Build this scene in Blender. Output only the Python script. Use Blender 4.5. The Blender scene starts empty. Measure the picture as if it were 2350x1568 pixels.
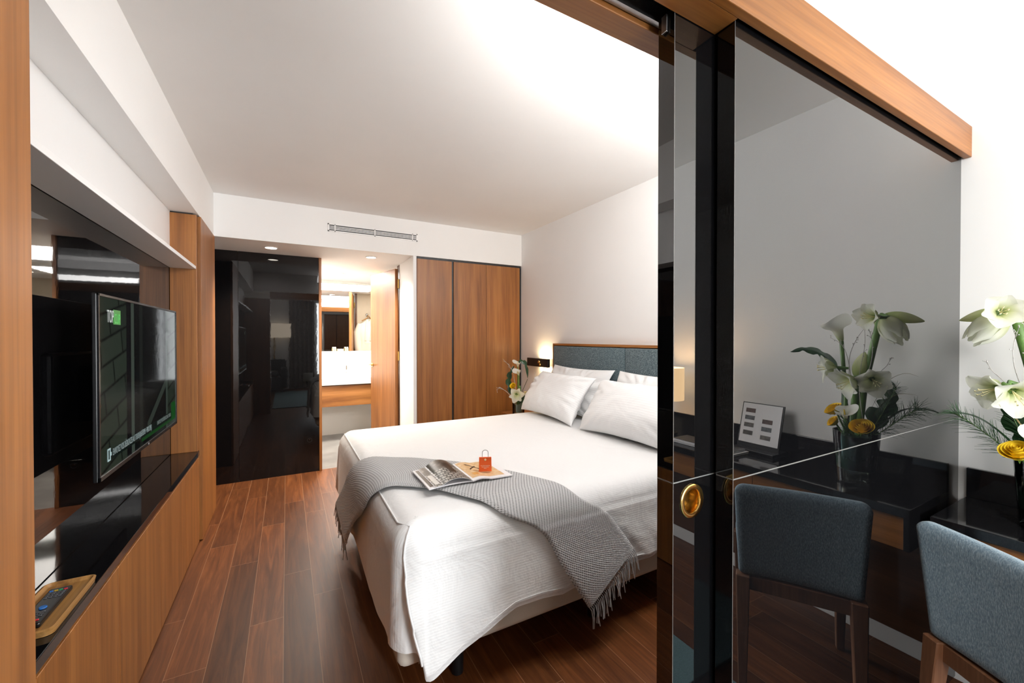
import bpy, bmesh, math, random
from mathutils import Vector, Matrix, noise
PI = math.pi
rad = math.radians
random.seed(11)
S = bpy.context.scene
COL = S.collection
V = Vector

# ------------------------------------------------------------------ camera
H = 1.35
THETA = math.radians(28.9)
FPX = 937.0
cam_d = bpy.data.cameras.new('camera'); cam = bpy.data.objects.new('camera', cam_d); COL.objects.link(cam)
cam.location = (0, 0, H)
cam.rotation_euler = (math.radians(90 - 0.5), 0, -THETA)
cam_d.sensor_width = 36; cam_d.lens = FPX / 2350 * 36; cam_d.clip_start = .02
S.camera = cam
ST, CT = math.sin(THETA), math.cos(THETA)

# ------------------------------------------------------------------ node helpers
def nd(nt, t, ins=None, **props):
    n = nt.nodes.new(t)
    for k, v in props.items(): setattr(n, k, v)
    for k, v in (ins or {}).items():
        s = n.inputs[k]
        if isinstance(v, bpy.types.NodeSocket): nt.links.new(v, s)
        else: s.default_value = v
    return n
def mth(nt, op, a, b=None, c=None):
    ins = {0: a}
    if b is not None: ins[1] = b
    if c is not None: ins[2] = c
    return nd(nt, 'ShaderNodeMath', ins, operation=op).outputs[0]
def mixc(nt, fac, a, b, mode='MIX'):
    n = nd(nt, 'ShaderNodeMix', data_type='RGBA', blend_type=mode)
    for i, v in ((0, fac), (6, a), (7, b)):
        if isinstance(v, bpy.types.NodeSocket): nt.links.new(v, n.inputs[i])
        else: n.inputs[i].default_value = (*v, 1) if isinstance(v, tuple) and len(v) == 3 else v
    return n.outputs[2]
def ramp(nt, fac, stops):
    n = nd(nt, 'ShaderNodeValToRGB', {0: fac})
    e = n.color_ramp.elements
    while len(e) < len(stops): e.new(.5)
    for el, (p, c) in zip(e, stops): el.position = p; el.color = (*c, 1)
    return n.outputs[0]
def bump(nt, h, strength, dist=.01):
    return nd(nt, 'ShaderNodeBump', {'Height': h, 'Strength': strength, 'Distance': dist}).outputs[0]
def newmat(name):
    m = bpy.data.materials.new(name); m.use_nodes = True
    nt = m.node_tree; b = nt.nodes['Principled BSDF']
    return m, nt, b
def mapped(nt, scale, coord='Object', rot=(0, 0, 0)):
    tc = nd(nt, 'ShaderNodeTexCoord')
    return nd(nt, 'ShaderNodeMapping', {'Vector': tc.outputs[coord], 'Scale': scale, 'Rotation': rot}).outputs[0]
def mat(name, col, rough=.5, metal=0., ior=1.5, coat=0., emis=None, es=0., trans=0., nscale=None, namt=.06, bmp=0.):
    m, nt, b = newmat(name)
    b.inputs['Base Color'].default_value = (*col, 1); b.inputs['Roughness'].default_value = rough
    b.inputs['Metallic'].default_value = metal; b.inputs['IOR'].default_value = ior
    b.inputs['Coat Weight'].default_value = coat; b.inputs['Coat Roughness'].default_value = .05
    b.inputs['Transmission Weight'].default_value = trans
    if emis: b.inputs['Emission Color'].default_value = (*emis, 1); b.inputs['Emission Strength'].default_value = es
    if nscale:
        n = nd(nt, 'ShaderNodeTexNoise', {'Vector': mapped(nt, (1, 1, 1)), 'Scale': nscale, 'Detail': 4.})
        d = tuple(max(0, c * (1 - namt)) for c in col); l = tuple(min(1, c * (1 + namt)) for c in col)
        nt.links.new(ramp(nt, n.outputs[0], [(.3, d), (.7, l)]), b.inputs['Base Color'])
        if bmp: nt.links.new(bump(nt, n.outputs[0], bmp, .004), b.inputs['Normal'])
    return m
def wood(name, c1, c2, c3, axis=2, rough=.42, across=16, along=.7, fine=140):
    m, nt, b = newmat(name)
    s1 = [across] * 3; s1[axis] = along
    s2 = [fine] * 3; s2[axis] = 3.
    n1 = nd(nt, 'ShaderNodeTexNoise', {'Vector': mapped(nt, tuple(s1)), 'Scale': 1., 'Detail': 5., 'Roughness': .6, 'Distortion': .35})
    n2 = nd(nt, 'ShaderNodeTexNoise', {'Vector': mapped(nt, tuple(s2)), 'Scale': 1., 'Detail': 3.})
    c = ramp(nt, n1.outputs[0], [(.3, c1), (.5, c2), (.68, c3)])
    f = ramp(nt, n2.outputs[0], [(.3, (.72, .7, .68)), (.65, (1.06, 1.05, 1.04))])
    nt.links.new(mixc(nt, .8, c, f, 'MULTIPLY'), b.inputs['Base Color'])
    b.inputs['Roughness'].default_value = rough
    nt.links.new(bump(nt, n2.outputs[0], .06, .002), b.inputs['Normal'])
    return m
def fabric(name, stops, scale=420, rough=.9, bmp=.25, aniso=(1, 1, 1), sheen=.2):
    m, nt, b = newmat(name)
    n = nd(nt, 'ShaderNodeTexNoise', {'Vector': mapped(nt, aniso), 'Scale': float(scale), 'Detail': 3., 'Roughness': .65})
    nt.links.new(ramp(nt, n.outputs[0], stops), b.inputs['Base Color'])
    b.inputs['Roughness'].default_value = rough; b.inputs['Sheen Weight'].default_value = sheen
    nt.links.new(bump(nt, n.outputs[0], bmp, .003), b.inputs['Normal'])
    return m

WC = ((.19, .066, .013), (.285, .106, .023), (.37, .150, .036))
W_V = wood('walnut_veneer_vertical', *WC, axis=2)
W_X = wood('walnut_veneer_lengthwise', *WC, axis=0)
W_Y = wood('walnut_veneer_crosswise', *WC, axis=1)
W_BATH = wood('walnut_veneer_bath', (.17, .06, .014), (.36, .15, .04), (.46, .21, .07), axis=0, across=9)
W_LEG = wood('chair_leg_walnut', (.13, .055, .026), (.19, .082, .04), (.24, .11, .055), axis=2)
W_TRAY = wood('tray_oak', (.22, .10, .025), (.36, .18, .05), (.48, .26, .085), axis=1, across=40, rough=.5)
W_DARK = wood('dark_walnut', (.07, .028, .012), (.10, .04, .017), (.13, .055, .024), axis=1)
WHITE = mat('white_paint', (.83, .825, .815), .6, nscale=2.5, namt=.012)
WHITE_SAT = mat('white_satin_lacquer', (.84, .84, .84), .35, nscale=2., namt=.01)
BEIGE = mat('beige_plaster', (.56, .48, .37), .7, nscale=6, namt=.05)
TILE_W = mat('white_bath_tile', (.82, .81, .78), .25, nscale=3, namt=.02)
TILE_G = mat('grey_floor_tile', (.19, .185, .18), .35, nscale=5, namt=.2)
BLACK_M = mat('matt_black', (.012, .012, .013), .45, nscale=30, namt=.2)
BLACK_P = mat('black_plastic', (.008, .008, .009), .3, nscale=50, namt=.2)
CHROME = mat('chrome', (.75, .75, .76), .08, metal=1)
GREYMETAL = mat('brushed_aluminium', (.42, .42, .43), .35, metal=1, nscale=60)
DIMMETAL = mat('dull_joint_metal', (.30, .30, .29), .5, metal=.6, nscale=60)
BRASS = mat('polished_brass', (.83, .56, .19), .16, metal=1, nscale=80)
BLACK_STONE = mat('polished_black_stone', (.006, .006, .007), .05, ior=1.55, nscale=40, namt=.3)

def lacquer(name, ior, wave, col=(.0035, .0035, .004), rough=.02, tint=None):
    m, nt, b = newmat(name)
    b.inputs['Base Color'].default_value = (*col, 1); b.inputs['Roughness'].default_value = rough; b.inputs['IOR'].default_value = ior
    if wave:
        n = nd(nt, 'ShaderNodeTexNoise', {'Vector': mapped(nt, (1, 1, .45)), 'Scale': 55., 'Detail': 2.})
        nt.links.new(bump(nt, n.outputs[0], wave, .003), b.inputs['Normal'])
    return m
LACQ = lacquer('black_gloss_lacquer', 1.5, .012)
LACQ_TV = lacquer('black_gloss_panel', 1.5, .008)
GLASS_BLACK = lacquer('black_backed_glass', 1.86, 0, rough=.0)

def floor_mat():
    m, nt, b = newmat('walnut_plank_floor')
    tc = nd(nt, 'ShaderNodeTexCoord'); sp = nd(nt, 'ShaderNodeSeparateXYZ', {0: tc.outputs['Object']})
    X, Y = sp.outputs[0], sp.outputs[1]
    PW, PL = .138, 1.15
    xr = mth(nt, 'DIVIDE', mth(nt, 'ADD', X, .018), PW); row = mth(nt, 'FLOOR', xr); fx = mth(nt, 'FRACT', xr)
    rnd = nd(nt, 'ShaderNodeTexWhiteNoise', {'W': row}, noise_dimensions='1D').outputs[0]
    yr = mth(nt, 'DIVIDE', mth(nt, 'ADD', Y, mth(nt, 'MULTIPLY', rnd, 7.3)), PL); colm = mth(nt, 'FLOOR', yr); fy = mth(nt, 'FRACT', yr)
    idv = nd(nt, 'ShaderNodeCombineXYZ', {0: row, 1: colm, 2: 0.}).outputs[0]
    wn = nd(nt, 'ShaderNodeTexWhiteNoise', {'Vector': idv}, noise_dimensions='2D')
    off = nd(nt, 'ShaderNodeVectorMath', {0: wn.outputs[1], 1: (37., 37., 37.)}, operation='MULTIPLY').outputs[0]
    gv = nd(nt, 'ShaderNodeVectorMath', {0: nd(nt, 'ShaderNodeVectorMath', {0: tc.outputs['Object'], 1: (24., 1.6, 1.)}, operation='MULTIPLY').outputs[0], 1: off}, operation='ADD').outputs[0]
    n1 = nd(nt, 'ShaderNodeTexNoise', {'Vector': gv, 'Scale': 1., 'Detail': 6., 'Roughness': .6, 'Distortion': 1.6})
    gv2 = nd(nt, 'ShaderNodeVectorMath', {0: tc.outputs['Object'], 1: (260., 14., 1.)}, operation='MULTIPLY').outputs[0]
    n2 = nd(nt, 'ShaderNodeTexNoise', {'Vector': gv2, 'Scale': 1., 'Detail': 3.})
    c = ramp(nt, n1.outputs[0], [(.28, (.066, .019, .005)), (.5, (.112, .035, .0095)), (.72, (.175, .059, .017))])
    c = mixc(nt, .7, c, ramp(nt, n2.outputs[0], [(.3, (.75, .75, .75)), (.7, (1.1, 1.1, 1.1))]), 'MULTIPLY')
    tone = ramp(nt, wn.outputs[0], [(0., (.68, .66, .64)), (1., (1.3, 1.3, 1.3))])
    c = mixc(nt, 1., c, tone, 'MULTIPLY')
    ex = mth(nt, 'MULTIPLY', mth(nt, 'MINIMUM', fx, mth(nt, 'SUBTRACT', 1., fx)), PW)
    ey = mth(nt, 'MULTIPLY', mth(nt, 'MINIMUM', fy, mth(nt, 'SUBTRACT', 1., fy)), PL)
    seam = mth(nt, 'LESS_THAN', mth(nt, 'MINIMUM', ex, ey), .0011)
    c = mixc(nt, mth(nt, 'MULTIPLY', seam, .8), c, (.30, .16, .085))
    b.inputs['Specular IOR Level'].default_value = .3
    nt.links.new(c, b.inputs['Base Color'])
    nt.links.new(mth(nt, 'ADD', .36, mth(nt, 'MULTIPLY', n2.outputs[0], .16)), b.inputs['Roughness'])
    nt.links.new(bump(nt, mth(nt, 'ADD', mth(nt, 'MULTIPLY', n2.outputs[0], .15), mth(nt, 'MULTIPLY', seam, -1.)), .12, .002), b.inputs['Normal'])
    return m
FLOOR = floor_mat()

def linen(name, stripes=True, col=(.855, .858, .86), per=.0105):
    m, nt, b = newmat(name)
    uv = nd(nt, 'ShaderNodeTexCoord').outputs['UV']; sp = nd(nt, 'ShaderNodeSeparateXYZ', {0: uv})
    st = mth(nt, 'SINE', mth(nt, 'MULTIPLY', sp.outputs[1], 2 * PI / per))
    k = mth(nt, 'MULTIPLY_ADD', mth(nt, 'GREATER_THAN', st, .15), 1., 0.)
    d = tuple(c * .95 for c in col)
    nt.links.new(mixc(nt, k if stripes else 1., d, col), b.inputs['Base Color'])
    wr = nd(nt, 'ShaderNodeTexNoise', {'Vector': mapped(nt, (1, 1, 1)), 'Scale': 6.5, 'Detail': 4., 'Roughness': .55, 'Distortion': .8})
    wf = nd(nt, 'ShaderNodeTexNoise', {'Vector': mapped(nt, (1, 1, 1)), 'Scale': 900., 'Detail': 1.})
    hh = mth(nt, 'ADD', mth(nt, 'MULTIPLY', wr.outputs[0], 1.), mth(nt, 'ADD', mth(nt, 'MULTIPLY', st, .012), mth(nt, 'MULTIPLY', wf.outputs[0], .006)))
    nt.links.new(bump(nt, hh, .42, .02), b.inputs['Normal'])
    b.inputs['Roughness'].default_value = .75; b.inputs['Sheen Weight'].default_value = .15
    return m
LINEN = linen('white_striped_cotton')
def knit():
    m, nt, b = newmat('grey_waffle_knit')
    uv = nd(nt, 'ShaderNodeTexCoord').outputs['UV']; sp = nd(nt, 'ShaderNodeSeparateXYZ', {0: uv})
    K = 2 * PI / .0155
    a = mth(nt, 'MULTIPLY', sp.outputs[0], K); c_ = mth(nt, 'MULTIPLY', sp.outputs[1], K)
    p = mth(nt, 'MULTIPLY', mth(nt, 'SINE', a), mth(nt, 'SINE', c_))
    h = mth(nt, 'MINIMUM', p, .25)
    fz = nd(nt, 'ShaderNodeTexNoise', {'Vector': mapped(nt, (1, 1, 1)), 'Scale': 700., 'Detail': 2.}).outputs[0]
    hole = ramp(nt, mth(nt, 'MULTIPLY_ADD', p, .5, .5), [(.04, (.06, .06, .062)), (.2, (.34, .34, .345)), (.5, (.53, .53, .535))])
    nt.links.new(mixc(nt, .5, hole, ramp(nt, fz, [(.3, (.75, .75, .75)), (.7, (1.12, 1.12, 1.12))]), 'MULTIPLY'), b.inputs['Base Color'])
    nt.links.new(bump(nt, mth(nt, 'ADD', h, mth(nt, 'MULTIPLY', fz, .2)), .55, .004), b.inputs['Normal'])
    b.inputs['Roughness'].default_value = .95; b.inputs['Sheen Weight'].default_value = .25
    return m
KNIT = knit()
YARN = fabric('grey_wool_yarn', [(.3, (.34, .34, .345)), (.7, (.5, .5, .505))], 900)
BASEFAB = fabric('beige_bed_base_fabric', [(.3, (.56, .51, .44)), (.7, (.64, .59, .52))], 700, bmp=.1)
TWEED = fabric('teal_tweed', [(.34, (.012, .021, .027)), (.46, (.055, .092, .108)), (.56, (.10, .145, .162)), (.68, (.27, .31, .315))], 150, aniso=(1, 1, 1.7), bmp=.5)
CHAIRFAB = fabric('blue_grey_melange', [(.28, (.115, .18, .24)), (.5, (.225, .32, .39)), (.72, (.45, .55, .62))], 240, aniso=(1.5, 1.5, .45), bmp=.35)
RUGFAB = fabric('teal_rug_pile', [(.3, (.05, .12, .14)), (.7, (.13, .24, .26))], 300, bmp=.6)
ROBE = fabric('cream_terry', [(.3, (.62, .56, .46)), (.7, (.8, .74, .63))], 500)
SOFAFAB = fabric('charcoal_sofa_fabric', [(.3, (.012, .014, .018)), (.7, (.03, .034, .04))], 500)
CURT = fabric('taupe_curtain', [(.3, (.10, .085, .07)), (.7, (.15, .13, .11))], 300)
GREEN_L = mat('dark_green_leaf', (.012, .05, .014), .35, nscale=25, namt=.5)
GREEN_S = mat('green_stem', (.10, .20, .045), .45, nscale=20, namt=.3)
GREEN_N = mat('green_needle', (.03, .085, .03), .6, nscale=60, namt=.4)
TAN_L = mat('dry_tan_blade', (.32, .24, .10), .6, nscale=40, namt=.3)
YELLOW = mat('yellow_rose_petal', (.93, .64, .025), .55, nscale=18, namt=.14)
CREAMR = mat('cream_rose_petal', (.83, .76, .48), .55, nscale=18, namt=.08)
SPADIX = mat('yellow_spadix', (.75, .52, .06), .7, nscale=90)
TWIG = mat('silver_twig', (.42, .40, .38), .45, nscale=90, namt=.3)
def petal(name, c0, c1, c2):
    m, nt, b = newmat(name)
    sp = nd(nt, 'ShaderNodeSeparateXYZ', {0: nd(nt, 'ShaderNodeTexCoord').outputs['UV']})
    ve = mth(nt, 'ABSOLUTE', mth(nt, 'SINE', mth(nt, 'MULTIPLY', sp.outputs[0], 16.)))
    c = ramp(nt, sp.outputs[1], [(.06, c0), (.35, c1), (.75, c2)])
    nt.links.new(mixc(nt, mth(nt, 'MULTIPLY', ve, .12), c, (.72, .78, .52)), b.inputs['Base Color'])
    b.inputs['Roughness'].default_value = .45
    nt.links.new(bump(nt, ve, .08, .003), b.inputs['Normal'])
    tl = nd(nt, 'ShaderNodeBsdfTranslucent', {0: mixc(nt, .5, c, c2)})
    mx = nd(nt, 'ShaderNodeMixShader', {0: .42, 1: b.outputs[0], 2: tl.outputs[0]}); nt.links.new(mx.outputs[0], nt.nodes['Material Output'].inputs[0])
    return m
PETAL = petal('white_amaryllis_petal', (.25, .38, .05), (.74, .78, .45), (.84, .845, .77))
PETAL_B = petal('pale_green_bud', (.22, .36, .06), (.58, .66, .28), (.76, .78, .50))
CALLA = petal('white_calla_spathe', (.32, .42, .14), (.78, .79, .66), (.85, .85, .80))
def clearglass(name, tint=(1, 1, 1), mixv=.05):
    m, nt, b = newmat(name)
    nt.nodes.remove(b); out = nt.nodes['Material Output']
    tr = nd(nt, 'ShaderNodeBsdfTransparent', {0: (*tint, 1)}); gl = nd(nt, 'ShaderNodeBsdfGlossy', {0: (1, 1, 1, 1), 'Roughness': .0})
    lw = nd(nt, 'ShaderNodeFresnel', {0: 1.45})
    mx = nd(nt, 'ShaderNodeMixShader', {0: mth(nt, 'MINIMUM', mth(nt, 'ADD', lw.outputs[0], mixv - .04), 1.), 1: tr.outputs[0], 2: gl.outputs[0]})
    nt.links.new(mx.outputs[0], out.inputs[0])
    return m
GLASS = clearglass('clear_vase_glass', (.90, .96, .93))
PANE = clearglass('window_glass', (.97, .98, .98), .06)
MIRROR = mat('mirror_silver', (.93, .94, .93), .0, metal=1)
def glow(name, col, s): return mat(name, (.01, .01, .01), .5, emis=col, es=s)

# ------------------------------------------------------------------ mesh helpers
class MB:
    def __init__(self):
        self.hard = False; self.bm = bmesh.new(); self.uv = self.bm.loops.layers.uv.new('UVMap')
    def box(self, x0, x1, y0, y1, z0, z1, bev=0, seg=2):
        bm = self.bm; self.hard = self.hard or bev < .02
        vs = [bm.verts.new(p) for p in ((x0, y0, z0), (x1, y0, z0), (x1, y1, z0), (x0, y1, z0), (x0, y0, z1), (x1, y0, z1), (x1, y1, z1), (x0, y1, z1))]
        fs = [bm.faces.new([vs[i] for i in f]) for f in ((3, 2, 1, 0), (4, 5, 6, 7), (0, 1, 5, 4), (1, 2, 6, 5), (2, 3, 7, 6), (3, 0, 4, 7))]
        if bev:
            ed = list({e for f in fs for e in f.edges})
            bmesh.ops.bevel(bm, geom=ed, offset=bev, segments=seg, affect='EDGES', profile=.5)
        return self
    def hexa(self, pts, bev=0, seg=2):      # 8 corners, bottom four then top four
        bm = self.bm; vs = [bm.verts.new(p) for p in pts]; self.hard = self.hard or bev < .015
        fs = [bm.faces.new([vs[i] for i in f]) for f in ((3, 2, 1, 0), (4, 5, 6, 7), (0, 1, 5, 4), (1, 2, 6, 5), (2, 3, 7, 6), (3, 0, 4, 7))]
        if bev: bmesh.ops.bevel(bm, geom=list({e for f in fs for e in f.edges}), offset=bev, segments=seg, affect='EDGES', profile=.5)
        return self
    def grid(self, f, nu, nv, cu=False, cv=False, uvf=None, flip=False):
        bm = self.bm; pts = []
        for i in range(nu + (0 if cu else 1)):
            pts.append([bm.verts.new(f(i / nu, j / nv)) for j in range(nv + (0 if cv else 1))])
        for i in range(nu):
            for j in range(nv):
                i2 = (i + 1) % len(pts); j2 = (j + 1) % len(pts[0])
                q = [pts[i][j], pts[i2][j], pts[i2][j2], pts[i][j2]]
                uq = [(i, j), (i + 1, j), (i + 1, j + 1), (i, j + 1)]
                if flip: q.reverse(); uq.reverse()
                if len(set(q)) < 3: continue
                try: fc = bm.faces.new(q)
                except ValueError: continue
                for l, (a, b) in zip(fc.loops, uq):
                    l[self.uv].uv = uvf(a / nu, b / nv) if uvf else (a / nu, b / nv)
        return pts
    def tube(self, pts, rad, n=8, cap=True):
        pts = [V(p) for p in pts]; bm = self.bm
        if not hasattr(rad, '__len__'): rad = [rad] * len(pts)
        rings = []; ref = None
        for i, p in enumerate(pts):
            t = (pts[min(i + 1, len(pts) - 1)] - pts[max(i - 1, 0)]).normalized()
            if ref is None:
                ref = t.orthogonal().normalized()
            ref = (ref - t * ref.dot(t)).normalized(); bi = t.cross(ref)
            rings.append([bm.verts.new(p + (ref * math.cos(2 * PI * k / n) + bi * math.sin(2 * PI * k / n)) * rad[i]) for k in range(n)])
        for a, b in zip(rings, rings[1:]):
            for k in range(n): bm.faces.new((a[k], a[(k + 1) % n], b[(k + 1) % n], b[k]))
        if cap:
            bm.faces.new(rings[0][::-1]); bm.faces.new(rings[-1])
        return self
    def lathe(self, prof, c=(0, 0, 0), n=32, mtx=None, cap=False):
        bm = self.bm; c = V(c); rings = []
        for r, z in prof:
            ring = []
            for k in range(n):
                p = V((r * math.cos(2 * PI * k / n), r * math.sin(2 * PI * k / n), z))
                ring.append(bm.verts.new((mtx @ p if mtx else p) + c))
            rings.append(ring)
        for a, b in zip(rings, rings[1:]):
            for k in range(n): bm.faces.new((a[k], a[(k + 1) % n], b[(k + 1) % n], b[k]))
        if cap: bm.faces.new(rings[0][::-1]); bm.faces.new(rings[-1])
        return self
    def mesh(self, name, off, mtl, smooth=True, angle=40):
        bm = self.bm
        if off is not None: bmesh.ops.translate(bm, verts=bm.verts, vec=-V(off))
        bmesh.ops.recalc_face_normals(bm, faces=bm.faces)
        for f in bm.faces: f.smooth = smooth
        if self.hard and angle == 40: angle = 18
        me = bpy.data.meshes.new(name); bm.to_mesh(me); bm.free()
        if smooth: me.set_sharp_from_angle(angle=math.radians(angle))
        me.materials.append(mtl)
        return me
def worigin(o):
    p = V((0, 0, 0))
    while o is not None: p = p + o.location; o = o.parent
    return p
def tag(o, label=None, cat=None, group=None, kind=None):
    if label: o['label'] = label
    if cat: o['category'] = cat
    if group: o['group'] = group
    if kind: o['kind'] = kind
    return o
def part(name, mb, mtl, parent, local=False, label=None, smooth=True, angle=40):
    me = mb.mesh(name, None if local else worigin(parent), mtl, smooth, angle)
    o = bpy.data.objects.new(name, me); COL.objects.link(o); o.parent = parent
    if label: o['label'] = label
    return o
def solo(name, mb, mtl, label=None, cat=None, group=None, kind=None, smooth=True, angle=40, origin=None):
    bm = mb.bm
    if origin is None:
        xs = [v.co.x for v in bm.verts]; ys = [v.co.y for v in bm.verts]; zs = [v.co.z for v in bm.verts]
        origin = ((min(xs) + max(xs)) / 2, (min(ys) + max(ys)) / 2, min(zs))
    me = mb.mesh(name, origin, mtl, smooth, angle)
    o = bpy.data.objects.new(name, me); COL.objects.link(o); o.location = origin
    return tag(o, label, cat, group, kind)
def thing(name, label, cat, loc=(0, 0, 0), rotz=0, group=None, kind=None):
    o = bpy.data.objects.new(name, None); COL.objects.link(o)
    o.location = loc; o.rotation_euler = (0, 0, rotz); o.empty_display_size = .05
    return tag(o, label, cat, group, kind)
def struct(name, mb, mtl, parent=None, smooth=True):
    if parent: return part(name, mb, mtl, parent)
    return solo(name, mb, mtl, kind='structure', origin=(0, 0, 0), smooth=smooth)
def box(*a, **k): return MB().box(*a, **k)
def frame(d, up=(0, 0, 1)):
    z = V(d).normalized(); u = V(up)
    if abs(z.dot(u)) > .98: u = V((1, 0, 0))
    x = u.cross(z).normalized(); y = z.cross(x)
    return Matrix((x, y, z)).transposed()
def text_mesh(name, body, size, mtl, parent, loc, rot, align='LEFT', sx=1., label=None):
    cu = bpy.data.curves.new(name, 'FONT'); cu.body = body; cu.size = size; cu.align_x = align; cu.extrude = .0002
    tmp = bpy.data.objects.new(name + '_tmp', cu); COL.objects.link(tmp)
    me = bpy.data.meshes.new_from_object(tmp); bpy.data.objects.remove(tmp); bpy.data.curves.remove(cu)
    for v in me.vertices: v.co.x *= sx
    me.materials.clear(); me.materials.append(mtl)
    o = bpy.data.objects.new(name, me); COL.objects.link(o); o.parent = parent
    o.location = V(loc) - worigin(parent); o.rotation_euler = rot
    if label: o['label'] = label
    return o
def light(name, typ, loc, energy, col=(1, 1, 1), rot=(0, 0, 0), **k):
    d = bpy.data.lights.new(name, typ); d.energy = energy; d.color = col
    for a, b in k.items(): setattr(d, a, b)
    o = bpy.data.objects.new(name, d); COL.objects.link(o); o.location = loc; o.rotation_euler = rot
    return o
def catmull(P, t):
    n = len(P) - 1; x = min(max(t, 0), 1) * n; i = min(int(x), n - 1); f = x - i
    g = lambda k: V(P[min(max(k, 0), n)])
    a, b, c, d = g(i - 1), g(i), g(i + 1), g(i + 2)
    return .5 * ((2 * b) + (c - a) * f + (2 * a - 5 * b + 4 * c - d) * f * f + (3 * b - a - 3 * c + d) * f ** 3)
def sstep(a, b, x):
    t = min(max((x - a) / (b - a), 0), 1); return t * t * (3 - 2 * t)

# ------------------------------------------------------------------ setting
XI = -.6488; XR = 2.325; CZ = 2.505; SZ = 2.16; YB = 3.99; YP = 4.57; XL = -.65
struct('floor', box(-1.6, 2.45, -3.3, 4.60, -.06, 0), FLOOR)
struct('floor_bathroom', box(-.1, 2.45, 4.60, 6.5, -.06, 0), TILE_G)
struct('ceiling', box(-1.7, 2.45, -3.35, 4.05, CZ, CZ + .1), WHITE)
struct('ceiling_soffit', box(-1.5, 2.44, YB, 6.5, SZ, CZ), WHITE)
struct('ceiling_soffit_left', box(-.80, -.504, .70, YB, SZ, CZ), WHITE)
struct('wall_right', box(XR, 2.45, -3.3, 6.5, 0, CZ), WHITE)
struct('wall_left', box(-.80, XL, .67, 3.95, 0, 1.80), LACQ_TV)
struct('wall_left_upper', box(-.80, XL + .003, .67, 3.95, 1.80, SZ), WHITE_SAT)
struct('wall_left_lounge', box(-1.7, -1.6, -3.3, .67, 0, CZ), WHITE)
struct('wall_left_hallway', box(-1.6, -1.5, .67, 4.6, 0, CZ), WHITE)
struct('wall_back', box(-1.5, -.395, YP, YP + .05, 0, SZ).box(-.393, .287, YP, YP + .05, 0, SZ), LACQ)
struct('wall_bathroom_front', box(-1.5, .287, YP + .05, YP + .09, 0, SZ).box(1.127, XR, 4.60, YP + .09, 0, SZ), BEIGE)
struct('wall_bathroom_left', box(.06, .16, YP + .09, 6.4, 0, SZ), TILE_W)
struct('wall_bathroom_back', box(.06, XR, 6.29, 6.4, 0, SZ).box(.16, XR, 6.19, 6.29, 0, 1.16), TILE_W)
struct('wall_wardrobe_side', box(1.095, 1.127, YB + .005, YP - .02, 0, SZ), WHITE)
# front wall of the lounge with its window opening
wf = MB(); wx0, wx1, wz0, wz1 = .68, 2.2, .30, 2.36
wf.box(-1.6, wx0, -3.35, -3.2, 0, CZ).box(wx1, XR, -3.35, -3.2, 0, CZ).box(wx0, wx1, -3.35, -3.2, 0, wz0).box(wx0, wx1, -3.35, -3.2, wz1, CZ)
struct('wall_front', wf, WHITE)
w = thing('window_1', None, None, ((wx0 + wx1) / 2, -3.3, wz0), kind='structure')
fr = MB()
for a, b in ((wx0, wx0 + .05), (1.42, 1.47), (wx1 - .05, wx1)): fr.box(a, b, -3.32, -3.26, wz0, wz1, .004)
fr.box(wx0, wx1, -3.32, -3.26, wz0, wz0 + .05, .004).box(wx0, wx1, -3.32, -3.26, wz1 - .05, wz1, .004)
part('window_frame', fr, WHITE_SAT, w)
part('pane', box(wx0 + .05, 1.42, -3.295, -3.288, wz0 + .05, wz1 - .05), PANE, w)
part('pane', box(1.47, wx1 - .05, -3.295, -3.288, wz0 + .05, wz1 - .05), PANE, w)
struct('baseboard_right', box(XR - .014, XR - .0005, -3.2, .60, 0, .08, .003), WHITE_SAT)
# partition: jamb, beam, wall above
struct('wall_partition_left', box(-1.6, -.253, .53, .67, 0, 2.05), W_V)
struct('wall_partition_upper', box(-1.6, XR, .575, .71, 2.168, CZ), WHITE)
bt = thing('trim_1', None, None, (1., .6, 2.05), kind='structure')
part('beam_fascia', box(-.253, XR, .5285, .550, 2.05, 2.168, .002), W_X, bt)
part('beam_soffit', box(-.253, .868, .550, .604, 2.05, 2.168), W_X, bt)
part('beam_back_strip', box(-.253, XR, .668, .725, 2.05, 2.168, .002), W_X, bt)
part('beam_core', box(.868, XR, .550, .604, 2.10, 2.168).box(-.253, XR, .604, .668, 2.10, 2.168), BLACK_M, bt)
part('track', box(-.253, .90, .652, .665, 2.062, 2.10).box(-.253, .90, .607, .612, 2.062, 2.10), GREYMETAL, bt)
struct('trim_2', box(.287, .312, YP - .012, YP + .10, 0, SZ, .003), W_V)
struct('trim_3', box(1.095, 1.127, YP - .015, YP + .10, 0, SZ, .003), W_DARK)

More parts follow.
